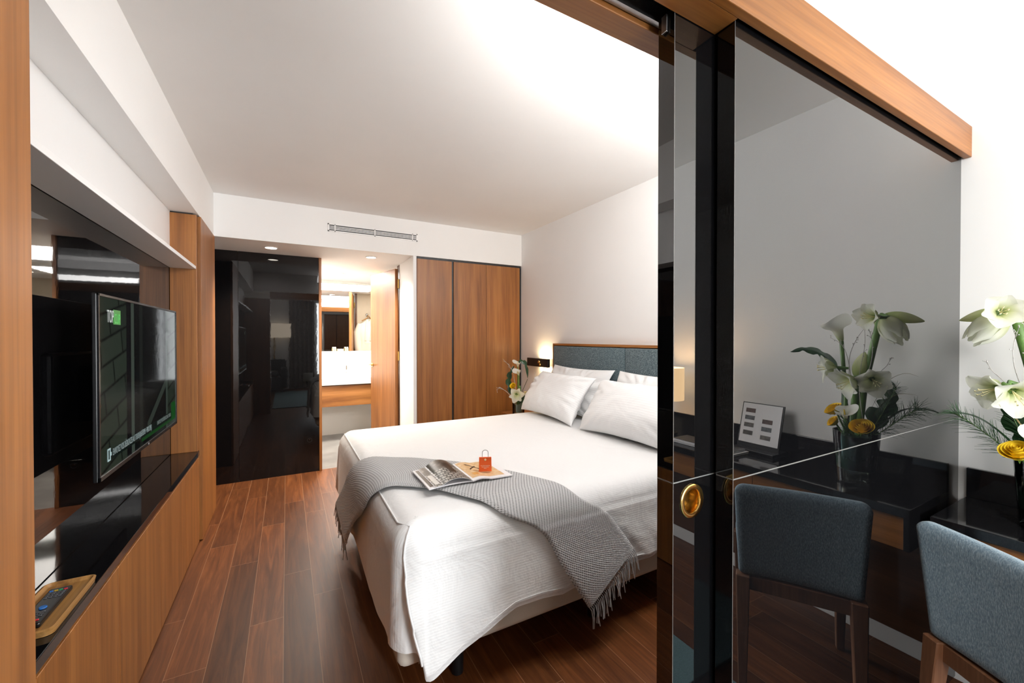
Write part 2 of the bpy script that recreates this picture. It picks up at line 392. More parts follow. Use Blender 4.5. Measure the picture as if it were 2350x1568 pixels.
# sliding doors of black glass
def sliding(name, x0, x1, y0, y1, ring_x):
    d = thing(name, None, None, ((x0 + x1) / 2, (y0 + y1) / 2, 0), kind='structure')
    zl = 1.033
    part('door_core', box(x0 + .004, x1, y0 + .006, y1 - .006, .012, 2.062), BLACK_P, d)
    for a, b, nm in ((.012, zl - .0012, 'lower_glass'), (zl + .0012, 2.062, 'upper_glass')):
        part(nm, box(x0, x1, y0, y1, a, b, .0006, 1), GLASS_BLACK, d)
    part('joint_strip', box(x0 + .0004, x1, y0 + .0004, y1 - .0004, zl - .0012, zl + .0012), DIMMETAL, d)
    part('edge_strip', box(x0 - .0003, x0 + .0006, y0 - .0003, y0 + .0006, .012, 2.06), DIMMETAL, d)
    return d
dA = sliding('door_1', .735, 2.30, .606, .650, 0)
dB = sliding('door_2', .871, XR, .557, .599, 0)
def cut_hole(o, c, r, depth):
    mb_ = MB().lathe([(r, -.01), (r, depth)], c, 48, Matrix.Rotation(-PI / 2, 3, 'X'), cap=True)
    tool = part('tool', mb_, BLACK_P, o); md = o.modifiers.new('cut', 'BOOLEAN'); md.operation = 'DIFFERENCE'; md.object = tool; md.solver = 'EXACT'
    bpy.context.view_layer.update()
    me = bpy.data.meshes.new_from_object(o.evaluated_get(bpy.context.evaluated_depsgraph_get()))
    o.modifiers.clear(); o.data = me; me.set_sharp_from_angle(angle=rad(18)); bpy.data.objects.remove(tool)
m90 = Matrix.Rotation(-PI / 2, 3, 'X')
rx, rz = .796, .984
for o in dA.children:
    if o.name.startswith(('lower_glass', 'door_core')): cut_hole(o, (rx, .606, rz), .0265, .030)
ring = MB().lathe([(.0262, .027), (.0262, .000), (.0275, -.0022), (.036, -.003), (.0380, -.002), (.0385, .0), (.0285, .0), (.0264, .027)], (rx, .6055, rz), 56, m90)
rp = part('ring_pull', ring, BRASS, dA, label='round brass ring pull')
part('pull_recess', MB().lathe([(.0001, .0255), (.0261, .0255)], (rx, .606, rz), 32, m90), mat('shaded_brass', (.12, .07, .02), .3, metal=1), rp)  # recess floor coloured darker, the shade of its depth put into the brass
part('hanger_clip', box(.728, .734, .622, .636, 2.02, 2.058, .001), GREYMETAL, dA, label='metal hanger plate')

# bathroom door
d3 = thing('door_3', None, None, (1.085, 4.60, 0), rotz=0, kind='structure')
ang = math.atan2(.69, -.135)
def rotbox(x0, x1, y0, y1, z0, z1, piv, a, bev=0):
    m = MB().box(x0, x1, y0, y1, z0, z1, bev)
    bmesh.ops.rotate(m.bm, cent=(0, 0, 0), matrix=Matrix.Rotation(a, 3, 'Z'), verts=m.bm.verts)
    bmesh.ops.translate(m.bm, verts=m.bm.verts, vec=piv)
    return m
piv = V((1.088, 4.585, 0))
part('door_leaf', rotbox(0, .715, 0, .038, .008, 2.115, piv, ang, .002), W_V, d3)
hd = MB()
for s, y in ((1, .038), (-1, 0)):
    hd.tube([(.66, y, 1.02), (.66, y + s * .045, 1.02)], .009, 12).tube([(.66, y + s * .045, 1.02), (.56, y + s * .048, 1.02)], .008, 12)
    hd.lathe([(.001, 0), (.024, 0), (.024, .006), (.001, .006)], (.66, y + (0 if s > 0 else -.006), 1.02), 24, Matrix.Rotation(-PI / 2, 3, 'X'))
bmesh.ops.rotate(hd.bm, cent=(0, 0, 0), matrix=Matrix.Rotation(ang, 3, 'Z'), verts=hd.bm.verts); bmesh.ops.translate(hd.bm, verts=hd.bm.verts, vec=piv)
part('lever_handle', hd, BRASS, d3, label='brass lever handle')
for z in (.25, 1.10, 1.90):
    part('hinge', MB().tube([(1.087, 4.572, z), (1.087, 4.572, z + .10)], .009, 12).box(1.087, 1.0945, 4.572, 4.60, z, z + .1), BRASS, d3, label='brass hinge')

# ------------------------------------------------------------------ left side joinery
c = thing('media_cabinet', 'long low walnut cabinet with black stone top under the television', 'cabinet', (-.575, 2., 0))
part('carcass', box(XI, -.528, .68, 3.335, .02, .562), W_DARK, c)
ys = [.69, .82, 1.35, 1.88, 2.41, 2.94, 3.335]
for a, b in zip(ys, ys[1:]): part('door', box(-.528, -.508, a + .0012, b - .0012, .012, .565, .0012, 1), W_V, c)
part('countertop', box(XI, -.506, .68, 3.345, .576, .608, .002), BLACK_STONE, c)
part('shadow_gap', box(XI, -.522, .68, 3.335, .562, .576), BLACK_M, c)
c = thing('wall_shelf', 'thin white shelf board running above the television', 'shelf', (-.58, 2., 1.797))
part('board', box(XL + .002, -.514, .68, 3.322, 1.797, 1.817, .0015), WHITE_SAT, c)
c = thing('end_panel', 'narrow walnut end panel closing the television niche', 'panel', (-.58, 3.34, .608))
part('panel_face', box(XI, -.512, 3.324, 3.356, .608, 2.150, .0015), W_V, c)
part('shadow_gap', box(XI, -.53, 3.33, 3.356, 2.150, SZ - .0012), BLACK_M, c)
c = thing('tall_cabinet', 'tall walnut cupboard between television niche and black panel', 'cabinet', (-.57, 3.66, 0))
part('carcass', box(XI, -.515, 3.362, 3.955, .01, 2.15), W_DARK, c)
part('door', box(-.515, -.494, 3.372, 3.960, .006, 2.152, .0015), W_V, c)

# television
tv = thing('television', 'wide flat black television hanging in the niche over the low cabinet', 'television', (-.545, 2.35, .876))
TX, ty0, ty1, tz0, tz1 = -.535, 1.814, 2.884, .876, 1.497
part('casing', box(TX - .018, TX - .0048, ty0, ty1, tz0, tz1, .003).box(TX - .05, TX - .017, ty0 + .2, ty1 - .2, tz0 + .06, tz1 - .2, .012), BLACK_P, tv)
bz = MB()
for a in ((ty0, ty1, tz0, tz0 + .016), (ty0, ty1, tz1 - .009, tz1), (ty0, ty0 + .009, tz0, tz1), (ty1 - .009, ty1, tz0, tz1)):
    bz.box(TX - .006, TX, a[0], a[1], a[2], a[3], .001, 1)
part('bezel', bz, mat('tv_bezel_gloss', (.006, .006, .007), .25, nscale=40, namt=.1), tv)
def screen_mat():
    m, nt, b = newmat('television_picture')
    uv = nd(nt, 'ShaderNodeTexCoord').outputs['UV']; sp = nd(nt, 'ShaderNodeSeparateXYZ', {0: uv}); U, W_ = sp.outputs[0], sp.outputs[1]
    bk = nd(nt, 'ShaderNodeTexBrick', {'Vector': nd(nt, 'ShaderNodeMapping', {'Vector': uv, 'Scale': (1.75, 1., 1.), 'Rotation': (0, 0, -.22)}).outputs[0], 'Color1': (.036, .052, .034, 1), 'Color2': (.022, .034, .022, 1), 'Mortar': (.004, .006, .004, 1),
                                      'Scale': 1., 'Mortar Size': .016, 'Brick Width': .34, 'Row Height': .145, 'Mortar Smooth': 1.}).outputs[0]
    dark = (.003, .0045, .0035)
    def band(x, a, c_): return mth(nt, 'MULTIPLY', mth(nt, 'GREATER_THAN', x, a), mth(nt, 'LESS_THAN', x, c_))
    col = mixc(nt, band(U, .25, .30), bk, (.004, .004, .004))
    col = mixc(nt, band(U, .30, .335), col, (.075, .10, .078))
    col = mixc(nt, band(U, .335, .82), col, dark)
    col = mixc(nt, mth(nt, 'MULTIPLY', band(U, .40, .44), .7), col, (.02, .026, .02))
    diag = mth(nt, 'SUBTRACT', mth(nt, 'MULTIPLY', mth(nt, 'SUBTRACT', U, .55), .95), W_)
    col = mixc(nt, mth(nt, 'MULTIPLY', band(U, .5, .82), band(diag, -.19, -.12)), col, (.045, .062, .048))
    col = mixc(nt, band(U, .80, .83), col, (.06, .085, .066))
    col = mixc(nt, mth(nt, 'MULTIPLY', band(U, .42, .985), band(W_, .03, .085)), col, (.008, .085, .012))
    col = mixc(nt, mth(nt, 'MULTIPLY', band(U, .90, .985), band(W_, .03, .19)), col, (.008, .11, .016))
    col = mixc(nt, mth(nt, 'MULTIPLY', band(U, .06, .90), band(W_, .055, .115)), col, (.006, .014, .010))
    b.inputs['Base Color'].default_value = (.004, .004, .005, 1); b.inputs['Roughness'].default_value = .045
    nt.links.new(col, b.inputs['Emission Color']); b.inputs['Emission Strength'].default_value = .34
    n = nd(nt, 'ShaderNodeTexNoise', {'Vector': mapped(nt, (1, 1, 1)), 'Scale': 60., 'Detail': 1.})
    nt.links.new(bump(nt, n.outputs[0], .02, .003), b.inputs['Normal'])
    return m
sy0, sy1, sz0, sz1 = ty0 + .009, ty1 - .009, tz0 + .016, tz1 - .009
sm = MB(); sm.grid(lambda u, v: V((TX - .003, sy0 + (sy1 - sy0) * u, sz0 + (sz1 - sz0) * v)), 1, 1)
scr = part('screen', sm, screen_mat(), tv)
RX = (PI / 2, 0, PI / 2)
part('green_tile', box(TX - .0028, TX - .002, 1.952, 2.022, 1.398, 1.450), glow('tv_green', (.01, .17, .016), 1.), scr)
text_mesh('channel_logo', 'TOP', .062, glow('tv_white', (.42, .46, .44), .8), scr, (TX - .0018, 1.893, 1.404), RX, sx=.5)
text_mesh('channel_logo', 'CLIP', .05, glow('tv_pale_green', (.06, .42, .08), .9), scr, (TX - .0016, 1.958, 1.402), RX, sx=.58)
text_mesh('caption', 'ENVOYEZ VOS DÉDICACES AU 7 38 38 (0,65€/SMS + PRIX SMS)', .034, glow('tv_grey', (.15, .2, .2), .8), scr, (TX - .0018, 1.935, .936), RX, sx=.5)
text_mesh('caption_small', 'ENVOYEZ VOS DÉDICACES AU 7 38 38', .026, glow('tv_grey_dim', (.07, .1, .095), .8), scr, (TX - .0018, 2.50, .938), RX, sx=.56)
ic = MB()
for a in ((1.888, 1.893, .925, .968), (1.909, 1.914, .925, .968), (1.888, 1.914, .925, .930), (1.888, 1.914, .963, .968), (1.914, 1.922, .94, .952)): ic.box(TX - .0026, TX - .0018, *a)
part('phone_icon', ic, glow('tv_icon', (.3, .42, .43), .8), scr)
text_mesh('maker_mark', 'LG', .011, glow('mark_glow', (.6, .6, .6), .5), tv, (TX + .0004, 2.345, tz0 + .004), RX)  # printed mark given a glow so it reads pale, not a lamp
part('wall_bracket', box(XI, TX - .049, 2.22, 2.48, 1.02, 1.24, .004), BLACK_M, tv)

# tray and remote
def tray():
    t = MB(); x0, x1, y0, y1 = -.624, -.514, 1.44, 1.712
    rings = [(0, .609), (.0, .612), (-.003, .624), (.003, .626), (.010, .6165), (.022, .6145)]
    def ringpts(ins, z):
        r = .018; pts = []
        for cx, cy, a0 in ((x1 - r, y1 - r, 0), (x0 + r, y1 - r, 90), (x0 + r, y0 + r, 180), (x1 - r, y0 + r, 270)):
            for k in range(7):
                a = math.radians(a0 + 15 * k); pts.append(V((cx + (r - min(ins, r * .8)) * math.cos(a) - (max(0, ins - r * .8) * (1 if a0 in (0, 270) else -1)), cy + (r - min(ins, r * .8)) * math.sin(a) - (max(0, ins - r * .8) * (1 if a0 in (0, 90) else -1)), z)))
        return pts
    rr = [[t.bm.verts.new(p) for p in ringpts(i, z)] for i, z in rings]
    for a, b in zip(rr, rr[1:]):
        n = len(a)
        for k in range(n): t.bm.faces.new((a[k], a[(k + 1) % n], b[(k + 1) % n], b[k]))
    t.bm.faces.new(rr[0][::-1]); t.bm.faces.new(rr[-1])
    return t
solo('serving_tray', tray(), W_TRAY, 'small rectangular oak tray on the black countertop holding the remote', 'tray')
rc = thing('remote_control', 'black remote control with coloured buttons lying in the oak tray', 'remote control', (-.573, 1.57, .6147))
part('body', box(-.597, -.550, 1.478, 1.662, .6147, .629, .004), BLACK_P, rc)
bcol = {'red': (.6, .02, .04), 'green': (.02, .35, .10), 'yellow': (.7, .45, .03), 'blue': (.02, .15, .5)}
def btn(x, y, sx, sy, m, lab=None): part('button', box(x - sx, x + sx, y - sy, y + sy, .628, .6312, .0008, 1), m, rc, label=lab)
BM = {k: mat('button_' + k, v, .4) for k, v in bcol.items()}; BG = mat('button_grey', (.09, .09, .10), .5)
for i, k in enumerate(('blue', 'yellow', 'green', 'red')): btn(-.588 + i * .0098, 1.642, .0038, .0022, BM[k], k + ' button')
for r in range(4):
    for q in range(4): btn(-.588 + q * .0098, 1.632 - r * .0085, .0032, .0022, BG)
part('button', MB().lathe([(.0001, .6320), (.0075, .6320), (.0085, .6285)], (-.573, 1.555, 0), 20), BM['blue'], rc, label='round blue button')
for r in range(3):
    for q in range(3): btn(-.585 + q * .011, 1.532 - r * .009, .0034, .0022, BG)
btn(-.562, 1.494, .004, .0022, BM['red'], 'red button')

# ------------------------------------------------------------------ wardrobe, vent, lights, plates
c = thing('wardrobe', 'three door walnut wardrobe beside the white corner by the bed', 'wardrobe', (1.73, 4.29, 0))
part('carcass', box(1.1285, XR - .0015, YB + .024, 4.59, .001, 2.135), W_DARK, c)
for a, b in ((1.130, 1.494), (1.516, 1.884), (1.8865, 2.300)): part('door', box(a, b, YB, YB + .021, .01, 2.136, .0015), W_V, c)
part('filler_strip', box(2.302, XR - .0015, YB + .008, YB + .024, .001, 2.136), BLACK_M, c)
part('finger_groove', box(1.4955, 1.5145, YB + .012, YB + .024, .01, 2.136), BLACK_M, c)
part('top_shadow_gap', box(1.1285, XR - .0015, YB + .012, YB + .03, 2.137, SZ - .0012), BLACK_M, c)
v = thing('air_vent', 'long white slotted air vent in the bulkhead over the bathroom doorway', 'vent', (.73, YB, 2.31))
vf = MB(); vx0, vx1, vz0, vz1 = .325, 1.135, 2.302, 2.374
vf.box(vx0, vx1, YB - .006, YB, vz0, vz0 + .011, .001, 1).box(vx0, vx1, YB - .006, YB, vz1 - .011, vz1, .001, 1).box(vx0, vx0 + .012, YB - .006, YB, vz0, vz1, .001, 1).box(vx1 - .012, vx1, YB - .006, YB, vz0, vz1, .001, 1)
for x in (.385, .73, 1.085): vf.box(x - .004, x + .004, YB - .006, YB, vz0, vz1)
part('frame', vf, WHITE_SAT, v)
part('cavity', box(vx0 + .01, vx1 - .01, YB - .0015, YB + .001, vz0 + .01, vz1 - .01), BLACK_M, v)
for k in range(3): part('slat', box(vx0 + .011, vx1 - .011, YB - .005, YB - .0015, vz0 + .0205 + k * .0125, vz0 + .0265 + k * .0125), WHITE_SAT, v)
def downlight(x, y, label, e=14., grp=None):
    d = thing('downlight', label, 'ceiling light', (x, y, SZ - .006), group=grp)
    part('trim_ring', MB().lathe([(.046, .0), (.052, .0), (.053, .006), (.044, .006), (.046, .0)], (x, y, SZ - .006), 32), WHITE_SAT, d)
    part('lens', MB().lathe([(.0001, .003), (.045, .003)], (x, y, SZ - .006), 32), glow('downlight_lens', (1., .93, .80), 14.), d)
    light('downlight_lamp', 'SPOT', (x, y, SZ - .012), e, (1., .90, .76), (0, 0, 0), spot_size=math.radians(125), spot_blend=.9, shadow_soft_size=.045)
downlight(-.119, 4.254, 'round recessed downlight in front of the black panel', 150)
downlight(.745, 4.27, 'round recessed downlight in front of the bathroom doorway', 165)
downlight(.60, 5.55, 'round recessed downlight on the bathroom ceiling over the vanity', 150)
downlight(1.45, 5.35, 'round recessed downlight on the bathroom ceiling near the bathrobe', 55)
PLATE = mat('black_gloss_plate', (.004, .004, .004), .06, ior=1.45)
s = thing('light_switch', 'square black light switch plate on the black panel at waist height', 'switch', (.187, YP, .914))
part('plate', box(.142, .230, YP - .007, YP, .914, 1.000, .001, 1), PLATE, s); part('rocker', box(.150, .222, YP - .010, YP - .006, .922, .992, .001, 1), PLATE, s)
s = thing('power_outlet', 'square black power outlet low on the black panel', 'outlet', (.198, YP, .281))
part('plate', box(.153, .243, YP - .007, YP, .281, .367, .001, 1), PLATE, s)
part('socket', MB().lathe([(.0001, .002), (.018, .002), (.020, .010), (.022, .010)], (.198, YP + .002, .324), 24, Matrix.Rotation(PI / 2, 3, 'X')), BLACK_M, s)
part('pin', MB().tube([(.198, YP - .002, .332), (.198, YP - .012, .332)], .0025, 8), CHROME, s)

# ------------------------------------------------------------------ bathroom fittings
b = thing('vanity_unit', 'floating vanity with white basin top and walnut drawer in the bathroom', 'vanity', (.95, 5.97, .455))
bs = MB(); bs.box(.162, 1.75, 5.75, 6.1885, .735, .80, .004).box(.162, .62, 5.75, 6.1885, .7995, .822, .003).box(1.25, 1.75, 5.75, 6.1885, .7995, .822, .003).box(.6195, 1.2505, 5.75, 5.80, .7995, .8218).box(.6195, 1.2505, 6.10, 6.1885, .7995, .8218)
part('basin_top', bs, TILE_W, b)
part('drawer', box(.18, 1.74, 5.765, 5.785, .455, .722, .002), W_BATH, b)
part('carcass', box(.18, 1.74, 5.785, 6.185, .46, .733), W_DARK, b)
f = thing('faucet', 'chrome mixer tap standing on the white basin edge', 'tap', (.73, 6.13, .822))
part('body', MB().tube([(.73, 6.13, .822), (.73, 6.13, .965)], .018, 16), CHROME, f)
part('spout', MB().tube([(.73, 6.13, .90), (.73, 6.02, .885), (.73, 6.005, .87)], [.014, .012, .011], 12), CHROME, f)
part('lever', MB().tube([(.73, 6.13, .965), (.76, 6.10, .985)], .008, 10), CHROME, f)
solo('wall_mirror', box(.17, 2.2, 6.280, 6.289, 1.165, 2.13), MIRROR, 'wide frameless mirror over the bathroom vanity', 'mirror')
TB = [(.575, 'amber shampoo bottle at the left end of the mirror ledge'), (.600, 'amber shampoo bottle second from the left on the mirror ledge'), (.735, 'amber shampoo bottle right of the soap box on the ledge'), (.760, 'amber shampoo bottle at the right end of the mirror ledge')]
AMB = mat('pale_amber_liquid', (.72, .58, .25), .2, nscale=30, namt=.05)
for x, lb in TB:
    t = thing('toiletry_bottle', lb, 'bottle', (x, 6.225, 1.16), group='toiletries on the mirror ledge')
    part('bottle', box(x - .011, x + .011, 6.214, 6.236, 1.16, 1.207, .004), AMB, t)
    part('cap', MB().tube([(x, 6.225, 1.206), (x, 6.225, 1.222)], .008, 12), WHITE_SAT, t)
solo('soap_box', box(.632, .705, 6.21, 6.24, 1.16, 1.192, .002), mat('cream_card', (.8, .72, .6), .6, nscale=40, namt=.03), 'cream soap box between the amber bottles on the mirror ledge', 'box')
# bathrobe on a hook, seen in the mirror
r_ = thing('bathrobe', 'cream bathrobe on a wooden hanger seen in the bathroom mirror', 'bathrobe', (1.32, 4.72, .85))
def robe(u, v):
    z = 1.67 - .82 * v; w_ = .055 + .14 * sstep(0, .12, v) - .05 * math.exp(-((v - .5) / .10) ** 2) + .03 * v
    d = .035 + .03 * sstep(0, .2, v) + .008 * math.sin(9 * 2 * PI * u) * v
    a = 2 * PI * u
    return V((1.32 + w_ * math.cos(a), 4.725 + d * math.sin(a), z))
g = MB(); g.grid(robe, 48, 20, cu=True); part('robe_body', g, ROBE, r_)
for s_ in (-1, 1):
    part('sleeve', MB().tube([(1.32 + s_ * .15, 4.73, 1.60), (1.32 + s_ * .20, 4.735, 1.45), (1.32 + s_ * .195, 4.74, 1.20), (1.32 + s_ * .17, 4.745, 1.08)], [.05, .06, .062, .065], 14), ROBE, r_)
part('collar', MB().tube([(1.26, 4.775, 1.30), (1.27, 4.785, 1.55), (1.29, 4.76, 1.68), (1.35, 4.76, 1.68), (1.37, 4.785, 1.55), (1.34, 4.79, 1.30)], .022, 10), ROBE, r_)
part('belt', MB().lathe([(.135, 1.235), (.142, 1.25), (.142, 1.28), (.135, 1.295)], (1.32, 4.725, 0), 32, Matrix.Scale(.5, 3, (0, 1, 0))), ROBE, r_)
hk = thing('robe_hook', 'chrome wall hook above the bathrobe in the bathroom', 'hook', (1.30, 4.66, 1.77))
part('rose', MB().lathe([(.001, 0), (.026, 0), (.026, .008), (.001, .008)], (1.30, 4.661, 1.775), 24, Matrix.Rotation(-PI / 2, 3, 'X')), CHROME, hk)
part('prong', MB().tube([(1.30, 4.668, 1.775), (1.30, 4.71, 1.765), (1.30, 4.725, 1.785)], .007, 10), CHROME, hk)
part('hanger', MB().tube([(1.20, 4.725, 1.66), (1.29, 4.725, 1.71), (1.31, 4.725, 1.76), (1.35, 4.725, 1.71), (1.44, 4.725, 1.66)], .010, 10), W_TRAY, r_)

# ------------------------------------------------------------------ bed
BX0, BX1, BY0, BY1, ZT, R, BXH = .322, 2.27, 1.39, 3.19, .69, .10, 2.25
bed = thing('bed', 'double bed base in pale beige fabric on short black legs', 'bed', (1.31, 2.29, 0))
part('base', box(.338, 2.235, 1.432, 3.148, .172, .43, .035, 4), BASEFAB, bed)
sb = MB()
for y in (1.4335,): sb.tube([(.41, y - .004, .185), (.41, y - .004, .42)], .0018, 6)
part('base_seam', sb, BASEFAB, bed)
part('mattress', box(.40, 2.235, 1.465, 3.115, .43, .595, .05, 4), LINEN, bed)
for x in (.60, 1.30, 2.10):
    for y in (1.545, 3.02): part('leg', MB().tube([(x, y, 0), (x, y, .176)], [.024, .028], 20), BLACK_P, bed)

# duvet: rounded skirt around the mattress, perimeter parameter s measured from the near foot corner
RC = .09
def perim():
    out = []          # (x, y, nx, ny, zone, coordinate)
    def seg(p, q, n, nx, ny, z):
        for i in range(n): t = i / n; out.append((p[0] + (q[0] - p[0]) * t, p[1] + (q[1] - p[1]) * t, nx, ny, z))
    def arc(cx, cy, a0, n, z):
        for i in range(n):
            a = math.radians(a0 + 90 * i / n); out.append((cx + RC * math.cos(a), cy + RC * math.sin(a), math.cos(a), math.sin(a), z))
    seg((BX0, BY1 - RC), (BX0, BY0 + RC), 90, -1, 0, 'foot')
    arc(BX0 + RC, BY0 + RC, 180, 40, 'corner')
    seg((BX0 + RC, BY0), (BXH, BY0), 160, 0, -1, 'near')
    seg((BXH, BY0), (BXH, BY1), 40, 1, 0, 'head')
    seg((BXH, BY1), (BX0 + RC, BY1), 60, 0, 1, 'far')
    arc(BX0 + RC, BY1 - RC, 90, 16, 'far')
    return out
def lerp_tab(T, x):
    if x <= T[0][0]: return T[0][1]
    for (a, b), (c_, d) in zip(T, T[1:]):
        if x <= c_: return b + (d - b) * (x - a) / (c_ - a)
    return T[-1][1]
HEM = [(.36, .172), (.44, .18), (.535, .226), (.622, .255), (.775, .305), (.906, .30), (1.0, .285), (1.07, .294), (1.3, .305), (1.57, .317), (2.2, .33)]
def flare(drop): return .022 * min(max(drop, 0), .42) / .42
def seam_ci(d): return 21 + 19 * min(1, max(0, d) / .42)
def build_duvet():
    P = perim(); mb = MB(); bm = mb.bm; n = len(P)
    # arc length from the corner's middle for the seam
    rows = []
    ND = 34
    ins = [.55, .40, .30, .22, .15]
    for j in range(len(ins) + 10 + ND):
        row = []
        for i, (x, y, nx, ny, zn) in enumerate(P):
            ci = i - 90                                   # 0..40 in the corner arc
            if j < len(ins): off, z = -ins[j], ZT + .008 * math.sin(min(1, max(0, ins[j] - R) / .3) * PI / 2)
            elif j < len(ins) + 10:
                a = (j - len(ins)) / 9 * PI / 2
                off, z = -R + R * math.sin(a), ZT - R + R * math.cos(a)
            else:
                tau = (j - len(ins) - 10 + 1) / ND
                if zn == 'near': hem = lerp_tab(HEM, x)
                elif zn == 'foot': hem = .262 + .012 * math.sin(y * 9)
                elif zn == 'corner': hem = .262
                elif zn == 'head': hem = .55
                else: hem = .30
                drop_m = ZT - R - hem
                sx = x
                if zn == 'corner' and ci > 36: hem = .262 + (.178 - .262) * sstep(36, 40, ci); drop_m = ZT - R - hem
                d = tau * drop_m
                off, z = flare(d + R) * (.45 if zn == 'foot' or ci < 20 else .45 + .55 * sstep(20, 48, ci)), ZT - R - d
                if zn in ('corner', 'near'):            # the near flap stands proud of the foot flap along a slanted seam
                    seam = seam_ci(d)
                    e = sstep(seam - 2, seam + 1.2, ci) * math.exp(-max(0, ci - seam - 2) / 30.)
                    off += .040 * e * sstep(0, .22, d) - .009 * math.exp(-((ci - seam + 5) / 4.) ** 2) * sstep(0, .2, d)
                if zn in ('near', 'foot', 'far'):
                    f = noise.noise(V((x * 2.6, y * 2.6, 3.1))) * .030 + noise.noise(V((x * 7, y * 7, z * 3.0))) * .014
                    if zn == 'near' and x > 1.25: f += .02 * noise.noise(V((x * 9 + z * 8, 2, z * 5)))
                    off += (max(f, -.006) if zn != 'foot' else max(f * .5, -.002)) * sstep(0, .30, d)
                if zn == 'near' and tau > .97: off -= .006
            px, py = x + nx * off, y + ny * off
            if j < len(ins):
                k = ins[j]                               # inset of a rectangle, corners follow
                px = min(max(x, BX0 + k), BXH - k); py = min(max(y, BY0 + k), BY1 - k)
                if zn == 'head': px = BXH - k
            pz = z
            v_ = bm.verts.new((px, py, pz)); row.append(v_)
        rows.append(row)
    uv = mb.uv
    def uvof(v_, i):
        zn = P[i % n][4]; x, y, z = v_.co; dr = max(0, ZT - z)
        ci = i % n - 90
        if zn == 'foot' or (zn == 'corner' and ci <= seam_ci(dr - R)): return (x - dr, y + (0 if zn == 'foot' else .0))
        return (x, y - dr) if zn in ('near', 'corner') else (x, y + dr)
    for j in range(len(rows) - 1):
        a, b2 = rows[j], rows[j + 1]
        for i in range(n):
            i2 = (i + 1) % n
            q = [(a[i], i), (a[i2], i), (b2[i2], i), (b2[i], i)]
            vs = []
            for vv, _ in q:
                if vv not in vs: vs.append(vv)
            fc = bm.faces.new(vs)
            for l in fc.loops: l[uv].uv = uvof(l.vert, i)
    fc = bm.faces.new(rows[0]); 
    for l in fc.loops: l[uv].uv = (l.vert.co.x, l.vert.co.y)
    return mb, P, rows
mb, P_, rows_ = build_duvet()
seam_pts = [rows_[j][90 + min(49, int(round(seam_ci(max(0, ZT - R - rows_[j][90 + 30].co.z)) + 1)))].co.copy() for j in range(5 + 3, len(rows_), 2)]
hem = [rows_[-1][i].co.copy() + V((0, -.004, .028)) for i in range(90 + 32, 90 + 40 + 160, 3)]
foot_top = [rows_[5 + 4][i].co.copy() for i in range(0, 92, 4)]
bmesh.ops.remove_doubles(mb.bm, verts=mb.bm.verts, dist=.0004)
duv = thing('duvet', 'white striped duvet spread over the double bed and hanging down its side', 'duvet', (1.27, 2.29, .18))
part('cover', mb, LINEN, duv, angle=80)
pp = [p + V((-.0022, 0, .0022)) for p in foot_top] + [p + V((-.002, -.003, 0)) for p in seam_pts]
part('piping', MB().tube(pp, .0034, 6), LINEN, duv)
part('hem_stitch', MB().tube(hem, .0016, 5), LINEN, duv)

# throw blanket draped over the duvet
def topz(x, y):
    k = min(x - BX0, y - BY0, BY1 - y); return ZT + .008 * math.sin(min(1, max(0, k - R) / .3) * PI / 2)
def drape(a, b_, off):
    def pr(s):
        s = R - s
        if s <= 0: return R - s, -off
        if s < PI / 2 * R:
            an = s / R; return R - (R + off) * math.sin(an), R - (R + off) * math.cos(an)
        dr = R + s - PI / 2 * R
        return -off - flare(dr) - .018 * sstep(.1, .4, dr), dr
    pa, da = pr(a); pb, db = pr(b_)
    return V((BX0 + pa, BY0 + pb, topz(BX0 + pa, BY0 + pb) - (da if da > -off + 1e-6 else 0) - (db if db > -off + 1e-6 else 0) + (off if (da <= -off + 1e-6 and db <= -off + 1e-6) else 0)))
hg = lambda d: .429 * R - d
TL = [(.78, hg(.47)), (.665, hg(.29)), (.566, hg(.117)), (.403, .02), (.285, .17), (.185, .315), (.10, .40), (.017, .46), (-.09, .55), (hg(.26), .74), (hg(.40), .86)]
TU = [(1.044, hg(.285)), (.985, hg(.20)), (.90, hg(.10)), (.77, .02), (.68, .18), (.584, .344), (.43, .57), (.26, .74), (.09, .90), (hg(.17), 1.12), (hg(.36), 1.36)]
def thr(p, q, off):
    l = catmull([(*t, 0) for t in TL], p); u = catmull([(*t, 0) for t in TU], p)
    ab = l + (u - l) * q
    return drape(ab.x, ab.y, off + .004 * noise.noise(V((ab.x * 6, ab.y * 6, 1))))
NQ = 26
def throw_f(p, w_):
    k = w_ * 2
    if k < 1: q, off = k, .026
    else: q, off = 2 - k, .010
    e = min(q, 1 - q)
    off = .018 + (off - .018) * math.sqrt(min(1, e / .03)) if e < .03 else off
    return thr(p, q, off)
g = MB(); g.grid(throw_f, 130, NQ * 2, cv=True, uvf=lambda p, w_: (p * 2.05, (w_ * 2 if w_ <= .5 else 2 - 2 * w_) * .43))
for end in (0, 1):
    pass
th = thing('throw_blanket', 'grey waffle knit throw laid diagonally across the white duvet', 'blanket', (.9, 1.9, .18))
part('cloth', g, KNIT, th, angle=70)
rng = random.Random(5)
for e, nT, inwd in ((0., 38, V((0, -1, 0))), (1., 34, V((-1, 0, 0)))):
    for k in range(nT):
        q = (k + .5) / nT
        p0 = thr(e, q, .012); p1 = thr(abs(e - .012), q, .012)
        dr = (p0 - p1).normalized(); L = .085 * rng.uniform(.85, 1.12)
        j = V((rng.uniform(-.012, .012), rng.uniform(-.012, .012), 0))
        pts = [p0, p0 + dr * L * .3 + inwd * .006, p0 + dr * L * .42 + V((0, 0, -L * .35)) + j * .4 + inwd * .007, p0 + dr * L * .45 + V((0, 0, -L * .85)) + j + inwd * .006]
        part('tassel', MB().tube(pts, [.0021, .0023, .0023, .0019], 5), YARN, th)

